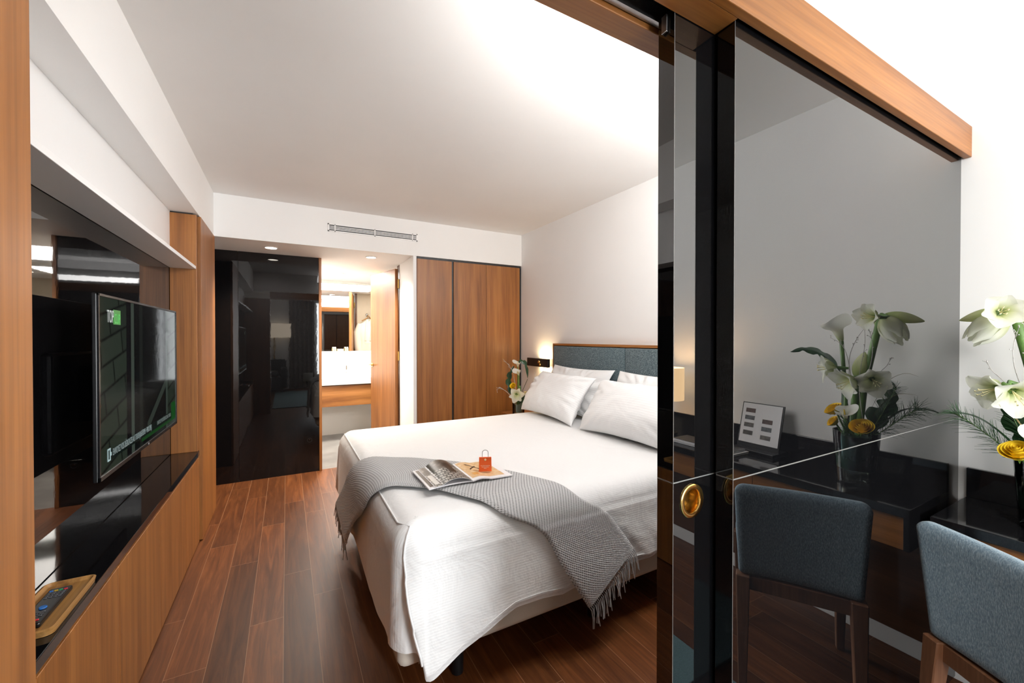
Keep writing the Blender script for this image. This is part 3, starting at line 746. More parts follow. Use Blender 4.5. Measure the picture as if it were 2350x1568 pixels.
# pillows
def pillow(name, label, cpos, w_, h_, T, lean, yaw, seed, roll=0):
    mb = MB()
    def f(side):
        def g(u, v):
            x = math.sin((u - .5) * PI); y = math.sin((v - .5) * PI)
            px = x * w_ / 2 * (1 - .075 * (1 - y * y) * abs(x) ** 2.); py = y * h_ / 2 * (1 - .11 * (1 - x * x) * abs(y) ** 2.)
            t = (max(0, 1 - abs(x) ** 2.6) * max(0, 1 - abs(y) ** 2.6)) ** .55
            edge = max(abs(x), abs(y))
            q = V((px * 5 + seed, py * 5, seed)); a_ = math.atan2(py, px)
            wr = (abs(noise.noise(V((a_ * 5 + seed, edge * 1.1, seed)))) - .2) * .030 * sstep(.35, .8, edge) * (1 - sstep(.93, 1, edge))
            nz = noise.noise(V((px * 3.5 + seed, py * 3.5, seed))) * .020 + (.5 - abs(noise.noise(q * 1.7))) * .012
            sag = -.018 * (1 - t) * (x * x) * (y * y)
            return V((px, py, side * (T / 2 * t * (1 - .18 * y) + (nz + .0) * t * .8 + wr * min(1, t * 3)) + sag))
        return g
    n1, n2 = 64, 44
    uvf = lambda u, v: (u * w_, v * h_)
    mb.grid(f(1), n1, n2, uvf=uvf); mb.grid(f(-1), n1, n2, uvf=uvf, flip=True)
    bmesh.ops.remove_doubles(mb.bm, verts=mb.bm.verts, dist=.0006)
    o = thing(name, label, 'pillow', cpos, group='pillows on the bed')
    c_ = part('pillowcase', mb, LINEN, o, local=True, angle=85)
    c_.rotation_euler = (Matrix.Rotation(yaw, 3, 'Z') @ Matrix.Rotation(PI / 2 - lean, 3, 'Y').to_3x3() @ Matrix.Rotation(-PI / 2, 3, 'Z') @ Matrix.Rotation(roll, 3, 'Z')).to_euler()
    # local x -> along Y, local y -> up the lean, local z -> towards the foot
    xa = V((0, -1, 0)); ya = V((math.sin(lean), 0, math.cos(lean))); za = xa.cross(ya)
    mt = Matrix((xa, ya, za)).transposed()
    c_.rotation_euler = (Matrix.Rotation(yaw, 3, 'Z') @ mt @ Matrix.Rotation(roll, 3, 'Z')).to_euler()
    return o
pillow('pillow', 'white pillow leaning on the headboard at the far side by the lamp', (2.140, 2.80, .905), .82, .43, .115, rad(22), 0, 1.3)
pillow('pillow', 'white pillow behind the front one near the black glass door', (2.140, 1.93, .905), .82, .43, .115, rad(22), 0, 4.7)
pillow('pillow', 'front white pillow beside the small bedside flower vase', (1.930, 2.78, .886), .80, .41, .20, rad(34), rad(-3), 7.1)
pillow('pillow', 'front white pillow partly hidden by the black sliding door', (1.935, 1.905, .884), .80, .41, .21, rad(34), rad(3), 9.4)

# headboard
hb = thing('headboard', 'teal tweed headboard in a walnut frame on the white wall', 'headboard', (2.30, 2.30, .4))
HY0, HY1 = 1.33, 3.28
part('back_board', box(2.292, 2.323, HY0 + .01, HY1 - .01, .40, 1.285), W_Y, hb)
fm = MB(); fm.box(2.262, 2.323, HY0, HY1, 1.278, 1.297, .002).box(2.262, 2.323, HY0, HY0 + .012, .40, 1.28, .001).box(2.262, 2.323, HY1 - .012, HY1, .40, 1.28, .001)
part('frame', fm, W_Y, hb)
part('cushion', box(2.258, 2.292, HY0 + .014, 2.312, .41, 1.272, .012, 3), TWEED, hb)
part('cushion', box(2.258, 2.292, 2.314, HY1 - .014, .41, 1.272, .012, 3), TWEED, hb)
solo('wall_panel', box(2.304, 2.324, 3.285, 3.745, .10, .832, .002), W_V, 'low walnut wall panel behind the bedside flowers', 'panel')
n_ = thing('nightstand', 'walnut nightstand tucked between the bed and the wardrobe', 'nightstand', (2.08, 3.50, 0))
part('carcass', box(1.945, 2.303, 3.275, 3.74, .12, .56), W_V, n_); part('top', box(1.935, 2.303, 3.27, 3.745, .56, .586, .003), W_X, n_)
part('drawer', box(1.927, 1.945, 3.28, 3.735, .30, .55, .002), W_V, n_); part('plinth', box(1.97, 2.30, 3.30, 3.70, 0, .12), BLACK_M, n_)
# bedside lamp
l_ = thing('wall_lamp', 'slim black reading lamp glowing beside the headboard', 'wall lamp', (2.28, 3.52, 1.05))
part('body', box(2.232, 2.262, 3.325, 3.715, 1.058, 1.142, .003), BLACK_P, l_)
part('bracket', box(2.262, 2.325, 3.60, 3.70, 1.065, 1.135, .002), BLACK_P, l_)
part('dial', MB().lathe([(.0001, .012), (.013, .012), (.015, .008), (.015, 0)], (2.232, 3.47, 1.108), 24, Matrix.Rotation(-PI / 2, 3, 'Y')), BRASS, l_, label='brass dial')
part('reading_spot', MB().lathe([(.0001, .010), (.012, .010), (.014, .007), (.014, 0)], (2.232, 3.455, 1.080), 24, Matrix.Rotation(-PI / 2, 3, 'Y')), BRASS, l_, label='brass reading spot')
LG = glow('warm_led', (1., .72, .36), 6.)
part('diffuser', box(2.264, 2.284, 3.40, 3.58, 1.085, 1.128, .002), LG, l_, label='glowing warm diffuser')
light('wall_lamp_up', 'AREA', (2.287, 3.49, 1.135), 1.5, (1., .72, .40), (PI, 0, 0), shape='RECTANGLE', size=.03, size_y=.18)
light('wall_lamp_down', 'AREA', (2.287, 3.49, 1.066), .9, (1., .72, .40), (0, 0, 0), shape='RECTANGLE', size=.03, size_y=.18)

# magazine and little bag
mg = thing('magazine', 'open picture magazine lying on the grey throw on the bed', 'magazine', (.70, 1.745, .722))
ZM = .7285
def photo_mat(name, bw):
    m, nt, b = newmat(name)
    uv = nd(nt, 'ShaderNodeTexCoord').outputs['UV']; sp = nd(nt, 'ShaderNodeSeparateXYZ', {0: uv}); U, W_ = sp.outputs[0], sp.outputs[1]
    def band(x, a, c_): return mth(nt, 'MULTIPLY', mth(nt, 'GREATER_THAN', x, a), mth(nt, 'LESS_THAN', x, c_))
    n = nd(nt, 'ShaderNodeTexNoise', {'Vector': nd(nt, 'ShaderNodeMapping', {'Vector': uv, 'Scale': (1., 1.4, 1.)}).outputs[0], 'Scale': 7., 'Detail': 6., 'Distortion': .6}).outputs[0]
    if bw:
        sky = ramp(nt, n, [(.35, (.05, .04, .032)), (.6, (.10, .085, .07)), (.75, (.3, .27, .24))])
        bl = nd(nt, 'ShaderNodeTexBrick', {'Vector': nd(nt, 'ShaderNodeMapping', {'Vector': uv, 'Rotation': (0, 0, .25)}).outputs[0], 'Color1': (.62, .60, .56, 1), 'Color2': (.36, .34, .31, 1), 'Mortar': (.05, .045, .04, 1), 'Scale': 1., 'Brick Width': .13, 'Row Height': .085, 'Mortar Size': .014}).outputs[0]
        wv = nd(nt, 'ShaderNodeTexWave', {'Vector': uv, 'Scale': 6., 'Distortion': 6., 'Detail': 3.}).outputs[1]
        bl = mixc(nt, .55, bl, ramp(nt, wv, [(.3, (.12, .11, .10)), (.6, (.8, .78, .74))]), 'MULTIPLY')
        col = mixc(nt, mth(nt, 'LESS_THAN', mth(nt, 'ADD', W_, mth(nt, 'MULTIPLY', n, .25)), .72), sky, bl)
        col = mixc(nt, mth(nt, 'MULTIPLY', band(U, .62, .80), band(W_, .30, .82)), col, (.03, .025, .02))
        col = mixc(nt, mth(nt, 'MULTIPLY', band(U, .05, .20), band(W_, .1, .55)), col, (.72, .70, .66))
    else:
        col = ramp(nt, n, [(.3, (.62, .37, .16)), (.55, (.74, .52, .30)), (.75, (.80, .64, .44))])
        diag = mth(nt, 'ADD', mth(nt, 'MULTIPLY', U, .9), W_)
        col = mixc(nt, mth(nt, 'MULTIPLY', band(diag, .98, 1.06), band(U, .22, .55)), col, (.03, .02, .02))
        d2 = mth(nt, 'SUBTRACT', W_, mth(nt, 'MULTIPLY', U, .8))
        col = mixc(nt, mth(nt, 'MULTIPLY', band(d2, .28, .34), band(U, .2, .5)), col, (.03, .02, .02))
        col = mixc(nt, mth(nt, 'MULTIPLY', band(U, .78, .93), band(W_, .45, .7)), col, (.10, .05, .03))
        col = mixc(nt, mth(nt, 'MULTIPLY', band(U, .12, .30), band(W_, .12, .26)), col, (.70, .36, .10))
    nt.links.new(col, b.inputs['Base Color']); b.inputs['Roughness'].default_value = .28
    return m
PAPER = mat('white_paper', (.83, .82, .84), .4, nscale=20, namt=.01)
sxx, sy_a, sy_b = .700, 1.615, 1.872
def left_page(lift, base, w_=.186):
    def f(u, v):           # u: spine to outer edge, v: near to far
        x = sxx - w_ * (math.sin(u * PI / 2) * .25 + u * .75) * (1 - .02 * lift)
        z = base + .004 + lift * (math.sin(min(u * 1.35, 1) * PI) ** .8 * .022 + .012 * u * (1 - u) * 4 * .6) * (.78 + .35 * v) + .0006 * (1 - u)
        return V((x, sy_a + (sy_b - sy_a) * v, z))
    return f
def slab(f, th_, n=20):
    m = MB(); m.grid(f, n, 6); m.grid(lambda u, v: f(u, v) - V((0, 0, th_)), n, 6, flip=True)
    # rim
    m.grid(lambda u, v: f(u, 0) - V((0, 0, th_ * v)), n, 1); m.grid(lambda u, v: f(u, 1) - V((0, 0, th_ * v)), n, 1)
    m.grid(lambda u, v: f(1, u) - V((0, 0, th_ * v)), 6, 1); m.grid(lambda u, v: f(0, u) - V((0, 0, th_ * v)), 6, 1)
    bmesh.ops.remove_doubles(m.bm, verts=m.bm.verts, dist=.00005)
    return m
def right_page(u, v):
    z = ZM + .006 + .008 * math.sin(min(u * 2.2, 1) * PI) * (1 - u * .3) - .003 * u
    return V((sxx + .19 * u, sy_a + (sy_b - sy_a) * v - .008 * u, z))
def low_left(u, v): return V((sxx - .192 * u, sy_a + .006 + (sy_b - sy_a) * v, ZM + .006 + .004 * math.sin(u * PI) - .003 * u))
part('page_block', slab(low_left, .005), PAPER, mg); part('page_block', slab(right_page, .005), PAPER, mg)
part('lifted_pages', slab(left_page(1., ZM + .003, .172), .0012), PAPER, mg)
def inset(f, u0, u1, v0, v1, dz): return lambda u, v: f(u0 + (u1 - u0) * u, v0 + (v1 - v0) * v) + V((0, 0, dz))
m = MB(); m.grid(inset(left_page(1., ZM + .003, .172), .02, .98, 0, 1, .0006), 24, 8, uvf=lambda u, v: (1 - u, v)); part('photo', m, photo_mat('street_photo', True), mg, label='black and white street photograph')
m = MB(); m.grid(inset(right_page, .05, .86, .10, .97, .0006), 24, 8); part('photo', m, photo_mat('beige_photo', False), mg, label='beige colour photograph')
m = MB(); m.grid(inset(low_left, .86, .95, .06, .95, .0006), 4, 8); part('photo', m, mat('dark_photo', (.12, .10, .085), .3), mg, label='dark photo strip')
ORANGE = mat('orange_card', (.80, .115, .012), .5, nscale=60, namt=.04)
bgx, bgy, bgz = .793, 1.690, ZM + .0125
bag = thing('gift_bag', 'tiny orange paper bag with wire handle standing on the magazine', 'bag', (bgx, bgy, bgz), math.radians(-24))
part('body', MB().hexa([(-.029, -.007, 0), (.029, -.007, 0), (.029, .007, 0), (-.029, .007, 0), (-.028, -.004, .064), (.028, -.004, .064), (.028, .004, .064), (-.028, .004, .064)], .0008, 1), ORANGE, bag, local=True)
part('handle', MB().tube([V((-.0135, 0, .060))] + [V((-.0135, 0, .080))] + [V((.0135 * math.cos(a), 0, .083 + .0135 * math.sin(a))) for a in [PI - k * PI / 10 for k in range(11)]] + [V((.0135, 0, .080)), V((.0135, 0, .060))], .0015, 8), mat('grey_cord', (.45, .42, .40), .6), bag, local=True)
part('button', MB().lathe([(.0001, .002), (.004, .002), (.005, 0)], (0, -.0050, .053), 20, Matrix.Rotation(PI / 2, 3, 'X')), mat('cream_button', (.85, .7, .4), .3, emis=(1, .8, .4), es=0), bag, local=True)
ln = MB(); rr = random.Random(3)
for z, w_ in ((.0265, .021), (.0205, .016), (.0145, .006)):
    x = -w_
    while x < w_:
        st = rr.uniform(.002, .004); ln.box(x, min(x + st, w_), -.0075, -.0062, z - .0011, z + .0011); x += st + .0012
part('printed_lines', ln, mat('print_pale', (.9, .62, .45), .5), bag, local=True)

# ------------------------------------------------------------------ flowers
def amaryllis_bloom(parent, c, d, size=1., open_=1., mtl=PETAL, roll=0.):
    F = frame(d) @ Matrix.Rotation(roll, 3, 'Z'); c = V(c); mb = MB(); rr = random.Random(int(c.x * 1e4) + int(c.z * 1e4))
    for k in range(6):
        a0 = 2 * PI * k / 6; inner = k % 2; tw = rr.uniform(-.1, .1)
        L = size * (.085 if inner else .092); Wd = size * (.031 if inner else .040)
        def f(u, v, a0=a0, L=L, Wd=Wd, inner=inner, tw=tw):
            ax = L * (.72 * u + .16 * math.sin(u * PI / 2)) * (1.15 - .35 * open_) - .012 * size * open_ * u ** 3
            rad = size * .006 + L * open_ * (.55 * u ** 1.5 + .22 * u ** 4)
            wv = Wd * (math.sin(PI * min(1, u ** .95) * .975) ** .62) * (1 - .05 * u) + .003 * size * (1 - u)
            s = (v - .5) * 2 * wv
            cup = (abs(v - .5) * 2) ** 2 * .012 * size * (1 - .6 * u)
            r2 = rad - (0 if inner else -.002) - cup * .3
            x, y = r2 * math.cos(a0 + tw) - s * math.sin(a0 + tw), r2 * math.sin(a0 + tw) + s * math.cos(a0 + tw)
            return c + F @ V((x, y, ax + cup + .0035 * size * math.sin(u * 7 + k) * (abs(v - .5) * 2)))
        mb.grid(f, 12, 8, uvf=lambda u, v: (v, u))
    o = part('bloom', mb, mtl, parent, angle=80)
    st = MB()
    for k in range(5):
        a = 2 * PI * k / 5
        tip = V((.012 * math.cos(a) * size - .01 * size, .012 * math.sin(a) * size, .075 * size))
        st.tube([c + F @ V((0, 0, .01 * size)), c + F @ V((tip.x * .4, tip.y * .4, .045 * size)), c + F @ tip], .0011 * size, 5)
        st.tube([c + F @ tip, c + F @ (tip + V((.004, .003, .002)) * size)], .0020 * size, 5)
    part('stamens', st, mat('pale_stamen', (.8, .72, .42), .6), o)
    st = MB(); st.tube([c - F @ V((0, 0, .035 * size)), c + F @ V((0, 0, .012 * size))], [.005 * size, .011 * size], 10); part('flower_neck', st, GREEN_S, o)
def bud(parent, base, tip, r, mtl=PETAL_B, name='bud'):
    base, tip = V(base), V(tip); d = tip - base; L = d.length; F = frame(d); mb = MB()
    def f(u, v):
        a = 2 * PI * v; rr_ = r * math.sin(PI * min(.995, u ** .85 * .97 + .015)) ** .8 * (1 + .05 * math.cos(3 * a))
        return base + F @ V((rr_ * math.cos(a), rr_ * math.sin(a), u * L))
    mb.grid(f, 14, 18, cv=True, uvf=lambda u, v: (v * 3, u)); return part(name, mb, mtl, parent, angle=80)
def amaryllis_half(parent, base, tip, r):        # half-open drooping bloom
    base, tip = V(base), V(tip); d = tip - base; L = d.length; F = frame(d); mb = MB()
    for k in range(6):
        a0 = 2 * PI * k / 6
        def f(u, v, a0=a0, k=k):
            a = a0 + (v - .5) * 1.5 * (1 - .55 * sstep(.6, 1, u)); w_ = r * (.16 + .84 * math.sin(PI * min(1, u * .87)) ** .8) * (1.0 if k % 2 else .93)
            return base + F @ V((w_ * math.cos(a), w_ * math.sin(a), L * u * (1 - .06 * (k % 2)) - .010 * (abs(v - .5) * 2) ** 2 * u))
        mb.grid(f, 12, 8, uvf=lambda u, v: (v, u * .9 + .1))
    part('bloom', mb, PETAL, parent, angle=80)
def calla(label, cpos, root, size, lean, mtl=CALLA, group=None, stem_r=.006):
    c = V(cpos); root = V(root)
    t = thing('calla_lily', label, 'flower', root, group=group)
    mid = root.lerp(c, .5) + V((0, .01, 0)); F = frame(lean); mb = MB()
    part('stem', MB().tube([root, mid, c], [stem_r * 1.1, stem_r, stem_r * 1.15], 8), GREEN_S, t)
    def f(u, v):
        a = 2 * PI * v * .97 + .1; fr_ = sstep(.45, 1, u)
        tipk = math.exp(-((v - .5) / .16) ** 2)
        r_ = size * (.10 + .26 * u ** .8 + .42 * fr_ * (.75 + .8 * tipk))
        z = size * (1.25 * u - .28 * fr_ * (1 - 1.6 * tipk) + .10 * fr_ * math.sin(a * 3))
        return c + F @ V((r_ * math.cos(a), r_ * math.sin(a), z))
    mb.grid(f, 16, 28, uvf=lambda u, v: (v, u)); part('spathe', mb, mtl, t, angle=85)
    part('spadix', MB().tube([c + F @ V((0, 0, size * .3)), c + F @ V((0, 0, size * 1.05))], [size * .07, size * .05], 8), SPADIX, t)
    return t
def rose(label, cpos, d, r, mtl, group=None, root=None):
    c = V(cpos); F = frame(d); t = thing('rose', label, 'flower', c, group=group); rr = random.Random(int(r * 1e5) + int(c.y * 1e4)); mb = MB()
    for ring_i, (n, rd, top_, bot, curl) in enumerate(((2, .10, .62, -.1, .02), (3, .22, .64, -.2, .05), (3, .36, .60, -.3, .10), (4, .52, .54, -.4, .16), (5, .70, .44, -.48, .24), (5, .86, .30, -.52, .34))):
        for k in range(n):
            a0 = 2 * PI * (k + .5 * ring_i) / n + rr.uniform(-.15, .15)
            def f(u, v, a0=a0, rd=rd, top_=top_, bot=bot, curl=curl, n=n):
                e = abs(v - .5) * 2; a = a0 + (v - .5) * 2 * PI / n * 1.55
                q = rd * (.35 + .65 * math.sin(min(1, u * 1.25) * PI / 2)) + curl * max(0, u - .6) ** 1.5 * 2.2 * (1 - .3 * e) + .03 * e
                z = bot + (top_ - bot) * (u - .10 * e * e * u) - curl * .9 * max(0, u - .8)
                return c + F @ (V((q * math.cos(a), q * math.sin(a), z)) * r)
            mb.grid(f, 9, 8)
    part('petals', mb, mtl, t, angle=75)
    sp = MB()
    for k in range(5):
        a = 2 * PI * k / 5
        sp.grid(lambda u, v, a=a: c + F @ (V((.2 * math.cos(a) * 1, .2 * math.sin(a), -.42)) + V((math.cos(a), math.sin(a), .1)) * (.75 * u) + V((-math.sin(a), math.cos(a), 0)) * ((v - .5) * .35 * (1 - u))) * r, 4, 2)
    part('sepals', sp, GREEN_S, t)
    rt = V(root) if root else c - F @ V((0, 0, r * 3.))
    part('stem', MB().tube([rt, c - F @ V((0, 0, r * .4))], [.003, .0038], 6), GREEN_S, t)
    return t
def leaf(name, label, path, width, mtl, side=(0, 0, 1), notch=0, cat='leaf', group=None, fold=.25, stem=None, tipw=.0):
    path = [V(p) for p in path]; t = thing(name, label, cat, path[0], group=group); mb = MB(); sd = V(side)
    def f(u, v):
        p = catmull(path, u); tg = (catmull(path, min(1, u + .02)) - catmull(path, max(0, u - .02))).normalized()
        b_ = sd.cross(tg).normalized(); nn = tg.cross(b_)
        w_ = width * (math.sin(PI * (u * .93 + .05)) ** .8 * (1 - .35 * u))
        e = (v - .5) * 2
        if notch:
            nz = .5 + .5 * math.cos(u * notch * 2 * PI + (0 if e > 0 else 1.2)); w_ *= (1 - .70 * (nz ** 3) * (e > .3) - .35 * nz ** 3 * (e < -.3))
        return p + b_ * e * w_ + nn * (abs(e) * w_ * fold)
    mb.grid(f, 40 if notch else 22, 6); part('blade', mb, mtl, t, angle=80)
    if stem: part('leaf_stem', MB().tube(stem, .0022, 6), mtl, t)
    return t
def frond(label, path, n, L, mtl=GREEN_N, group=None, seed=1, droop=.2):
    path = [V(p) for p in path]; t = thing('pine_frond', label, 'foliage', path[0], group=group); mb = MB(); rr = random.Random(seed)
    part('twig_stem', MB().tube([catmull(path, k / 8) for k in range(9)], .0016, 5), GREEN_S, t)
    for k in range(n):
        u = .12 + .88 * k / n; p = catmull(path, u); tg = (catmull(path, min(1, u + .03)) - catmull(path, max(0, u - .03))).normalized()
        rnd = V((rr.uniform(-1, 1), rr.uniform(-1, 1), rr.uniform(-1, 1))); rnd = (rnd - tg * rnd.dot(tg)).normalized()
        q = p + (tg * .75 + rnd * .75) * L * rr.uniform(.7, 1.1) * (1.1 - .4 * u) + V((0, 0, -droop * L * .3))
        mb.tube([p, p.lerp(q, .55) + V((0, 0, .06 * L)), q], [.0008, .0007, .0003], 3, cap=False)
    o = part('needles', mb, mtl, t); o['kind'] = 'stuff'
    return t
def twig(label, path, group=None, seed=2, nside=5, L=.05, mtl=TWIG, r=.0013):
    path = [V(p) for p in path]; t = thing('bare_twig', label, 'twig', path[0], group=group); rr = random.Random(seed); mb = MB()
    mb.tube([catmull(path, k / 14) for k in range(15)], [r * (1.2 - .7 * k / 14) for k in range(15)], 5)
    for k in range(nside):
        u = rr.uniform(.5, 1.); p = catmull(path, u); tg = (catmull(path, min(1, u + .03)) - catmull(path, u - .03)).normalized()
        q = p + (tg + V((rr.uniform(-.9, .9), rr.uniform(-.9, .9), rr.uniform(-.5, .8)))).normalized() * L * rr.uniform(.4, 1)
        mb.tube([p, p.lerp(q, .5) + V((0, 0, .004)), q], [r * .7, r * .6, r * .4], 4)
        mb.tube([q, q + V((0, 0, .003))], [r * 1.6, r * 1.2], 5)
    part('branch', mb, mtl, t)
    return t
def glass_vase(label, x, y, z0, r0, r1, h_, cat='vase', fill=True):
    t = thing('glass_vase', label, cat, (x, y, z0))
    part('glass', MB().lathe([(.0005, 0), (r0 * .9, 0), (r0, .006), (r1, h_), (r1 - .0035, h_), (r0 - .004, .022), (.0005, .018)], (x, y, z0), 48), GLASS, t)
    if fill:
        a, b_ = .28, .93
        ra, rb = r0 + (r1 - r0) * a - .0045, r0 + (r1 - r0) * b_ - .0045
        part('leaf_wrap', MB().lathe([(.001, h_ * a), (ra, h_ * a), (rb, h_ * b_), (.001, h_ * b_)], (x, y, z0), 40), mat('deep_green_wrap', (.012, .045, .022), .35, nscale=14, namt=.5), t, label='dark green leaf lining')
    return t
# --- desk bouquet (world points from the mirror image in the black glass and the direct view)
VXc, VYc, DZ = 2.124, .302, .7356
YG = .557
def vp(px, py, X):
    u = (px - 1175) / FPX; dx = ST + u * CT; dy = CT - u * ST; t = X / dx
    return V((X, 2 * YG - dy * t, H + (775.8 - py) / FPX * t))
glass_vase('tall clear glass vase lined with dark leaves on the black desk', VXc, VYc, DZ, .066, .080, .218)
gD = 'white and yellow desk bouquet'
top = vp(2022, 722, 2.12); root = V((VXc, VYc, DZ + .12))
t = thing('amaryllis', 'tall amaryllis stalk with two white blooms and a long pointed bud', 'flower', root, group=gD)
part('stem', MB().tube([root, root.lerp(top, .5) + V((0, -.015, 0)), top], [.014, .0135, .012], 12), GREEN_S, t)
amaryllis_bloom(t, (2.045, .402, 1.432), (-.80, -.38, .06), .92, .76, roll=.3)
part('pedicel', MB().tube([top, (2.09, .418, 1.432), (2.062, .409, 1.431)], [.008, .006, .006], 8), GREEN_S, t)
bud(t, vp(2030, 721, 2.12), vp(2122, 738, 2.13), .021)
amaryllis_half(t, vp(2026, 728, 2.11), vp(2072, 786, 2.06), .043)
bud(t, vp(2010, 735, 2.13), vp(2022, 748, 2.15), .014)
top2 = vp(1965, 872, 2.10)
t = thing('amaryllis', 'shorter amaryllis stalk with three open white blooms in the desk vase', 'flower', root + V((.01, -.02, 0)), group=gD)
part('stem', MB().tube([root + V((.01, -.02, 0)), top2], [.014, .012], 12), GREEN_S, t)
amaryllis_bloom(t, vp(1925, 845, 2.10), (-.45, -.75, -.02), .98, .85, roll=.1)
amaryllis_bloom(t, (1.968, .362, 1.192), (-.7, -.50, -.38), 1.0, .90, roll=.5)
part('pedicel', MB().tube([top2, (2.03, .375, 1.21), (1.985, .368, 1.20)], [.008, .006, .006], 8), GREEN_S, t)
amaryllis_bloom(t, (2.025, .388, 1.192), (-.76, .42, -.26), .93, .86, roll=.2)
bud(t, vp(1969, 872, 2.12), vp(1985, 808, 2.12), .028)
calla('tall white calla lily rising from the desk vase', vp(1931, 783, 2.14), root + V((0, -.04, 0)), .080, (-.15, -.22, .95), group=gD, stem_r=.0075)
calla('small white calla lily low above the rim of the desk vase', vp(1942, 962, 2.04), root + V((-.02, -.02, 0)), .048, (-.5, .1, .75), group=gD)
rose('yellow rose at the front rim of the desk vase', vp(1979, 982, 2.03), (-.6, .10, .8), .040, YELLOW, gD, root)
rose('yellow rose at the far side above the rim of the desk vase', vp(1915, 940, 2.08), (-.4, -.5, .8), .036, YELLOW, gD, root)
rose('smaller yellow rose tucked under another above the desk vase', vp(1914, 968, 2.06), (-.5, -.6, .6), .026, YELLOW, gD, root)
leaf('curved_leaf', 'long dark leaf reaching over to the glass door', [root + V((0, .02, .05)), vp(2040, 965, 2.13), vp(2085, 940, 2.12), vp(2140, 944, 2.11), vp(2179, 964, 2.105)], .018, GREEN_L, group=gD)
leaf('split_leaf', 'dark notched leaf arching away from the glass door', [root + V((0, -.03, .1)), vp(1930, 880, 2.16), vp(1895, 822, 2.17), vp(1850, 803, 2.18), vp(1814, 808, 2.19)], .027, GREEN_L, notch=5, side=(1, 0, .2), group=gD)
leaf('split_leaf', 'broad dark notched leaf behind the yellow rose on the desk', [root + V((.02, .02, .05)), vp(2010, 960, 2.16), vp(2040, 925, 2.17), vp(2045, 890, 2.18)], .05, GREEN_L, notch=4, side=(1, 0, .1), group=gD)
leaf('dry_blade', 'upper thin dry grass blade on the desk bouquet', [vp(2000, 940, 2.14), vp(2035, 880, 2.15), vp(2075, 858, 2.16), vp(2110, 865, 2.17)], .006, TAN_L, group=gD)
leaf('dry_blade', 'lower thin dry grass blade on the desk bouquet', [vp(2000, 960, 2.14), vp(2035, 920, 2.15), vp(2070, 905, 2.16), vp(2108, 908, 2.17)], .007, TAN_L, group=gD)
frond('pine needle spray fanning toward the glass door', [root + V((0, .03, .06)), vp(2035, 985, 2.12), vp(2080, 955, 2.10), vp(2110, 938, 2.08)], 130, .075, group=gD, seed=4)
frond('pine needle spray standing behind the desk blooms', [root + V((.02, .02, .06)), vp(2020, 960, 2.16), vp(2045, 915, 2.17), vp(2058, 890, 2.17)], 110, .06, group=gD, seed=5)
frond('short mossy green spray between the yellow roses', [root + V((-.02, -.02, .05)), vp(1945, 990, 2.05), vp(1935, 955, 2.04)], 150, .028, group=gD, seed=6)
for k, pth in enumerate(([(1985, 985), (1972, 880), (1985, 790), (1982, 745)], [(1960, 900), (1945, 820), (1930, 790), (1905, 775)], [(1985, 880), (2000, 830), (2002, 790), (1995, 760)], [(1990, 900), (2015, 860), (2035, 840), (2045, 822)], [(1950, 880), (1950, 820), (1965, 780), (1985, 752)])):
    twig(('silver twig in front of the thick amaryllis stem', 'silver twig bending behind the tall calla lily', 'silver twig curling right of the amaryllis bud', 'silver twig poking out over the right hand bloom', 'silver twig crossing toward the upper amaryllis bloom')[k], [vp(x, y, 2.07) for x, y in pth], gD, seed=k + 3, nside=6, L=.02)
# --- bedside bouquet
NX, NY, NZ = 2.005, 3.50, .5866
def wp(px, py, t=4.02):
    u = (px - 1175) / FPX
    return V(((ST + u * CT) * t, (CT - u * ST) * t, H + (775.8 - py) / FPX * t))
glass_vase('small glass vase lined with dark leaves on the nightstand', NX, NY, NZ, .060, .062, .118)
gB = 'bedside bouquet'; rb = V((NX, NY, NZ + .06))
calla('upper white calla lily in the bedside vase', wp(1188.5, 843), rb, .050, (-.2, -.2, .9), group=gB, stem_r=.0045)
calla('lower white calla lily in the bedside vase', wp(1191, 862, 3.99), rb + V((.01, 0, 0)), .050, (-.45, -.25, .75), group=gB, stem_r=.0045)
t = thing('amaryllis', 'single open white bloom at the front of the bedside vase', 'flower', rb, group=gB)
part('stem', MB().tube([rb, wp(1184, 905, 3.96)], [.008, .007], 10), GREEN_S, t); amaryllis_bloom(t, wp(1185, 905, 3.95), (-.45, -.85, -.10), .98, 1.05, roll=.2)
rose('yellow rose above the white bloom in the bedside vase', wp(1177, 886, 3.98), (-.6, -.5, .5), .030, YELLOW, gB, rb)
rose('cream rose on the pillow side of the bedside vase', wp(1209, 906, 3.97), (.35, -.6, .7), .036, CREAMR, gB, rb)
leaf('split_leaf', 'dark notched leaf arching over the bedside calla lilies', [wp(1202, 900), wp(1211, 868), wp(1208, 840), wp(1199, 829), wp(1190, 832)][::-1][:4], .026, GREEN_L, notch=3, side=(-.5, -.8, 0), group=gB, stem=[rb, wp(1200, 895), wp(1211, 870)])
leaf('split_leaf', 'dark notched leaf against the wardrobe behind the bedside vase', [wp(1172, 905, 4.08), wp(1167, 880, 4.1), wp(1170, 858, 4.1), wp(1180, 840, 4.1)], .035, GREEN_L, notch=4, side=(-.5, -.8, 0), group=gB)
leaf('broad_leaf', 'broad dark leaf under the cream rose in the bedside vase', [wp(1196, 925, 3.98), wp(1203, 912, 3.97), wp(1213, 915, 3.97)], .03, GREEN_L, side=(-.5, -.8, 0), group=gB)
leaf('broad_leaf', 'broad green leaf rising in the middle of the bedside vase', [wp(1192, 920, 4.0), wp(1192, 900, 4.0), wp(1193, 885, 4.0)], .022, GREEN_S, side=(-.5, -.8, 0), group=gB)
twig('pale twig leaning over the wardrobe above the bedside bouquet', [rb, wp(1180, 870), wp(1172, 845), wp(1154, 824)], gB, 8, 8, .05, r=.0022)
twig('short pale twig pointing left from the bedside bouquet', [rb, wp(1168, 905), wp(1150, 892), wp(1139, 895)], gB, 9, 9, .05, r=.0022)
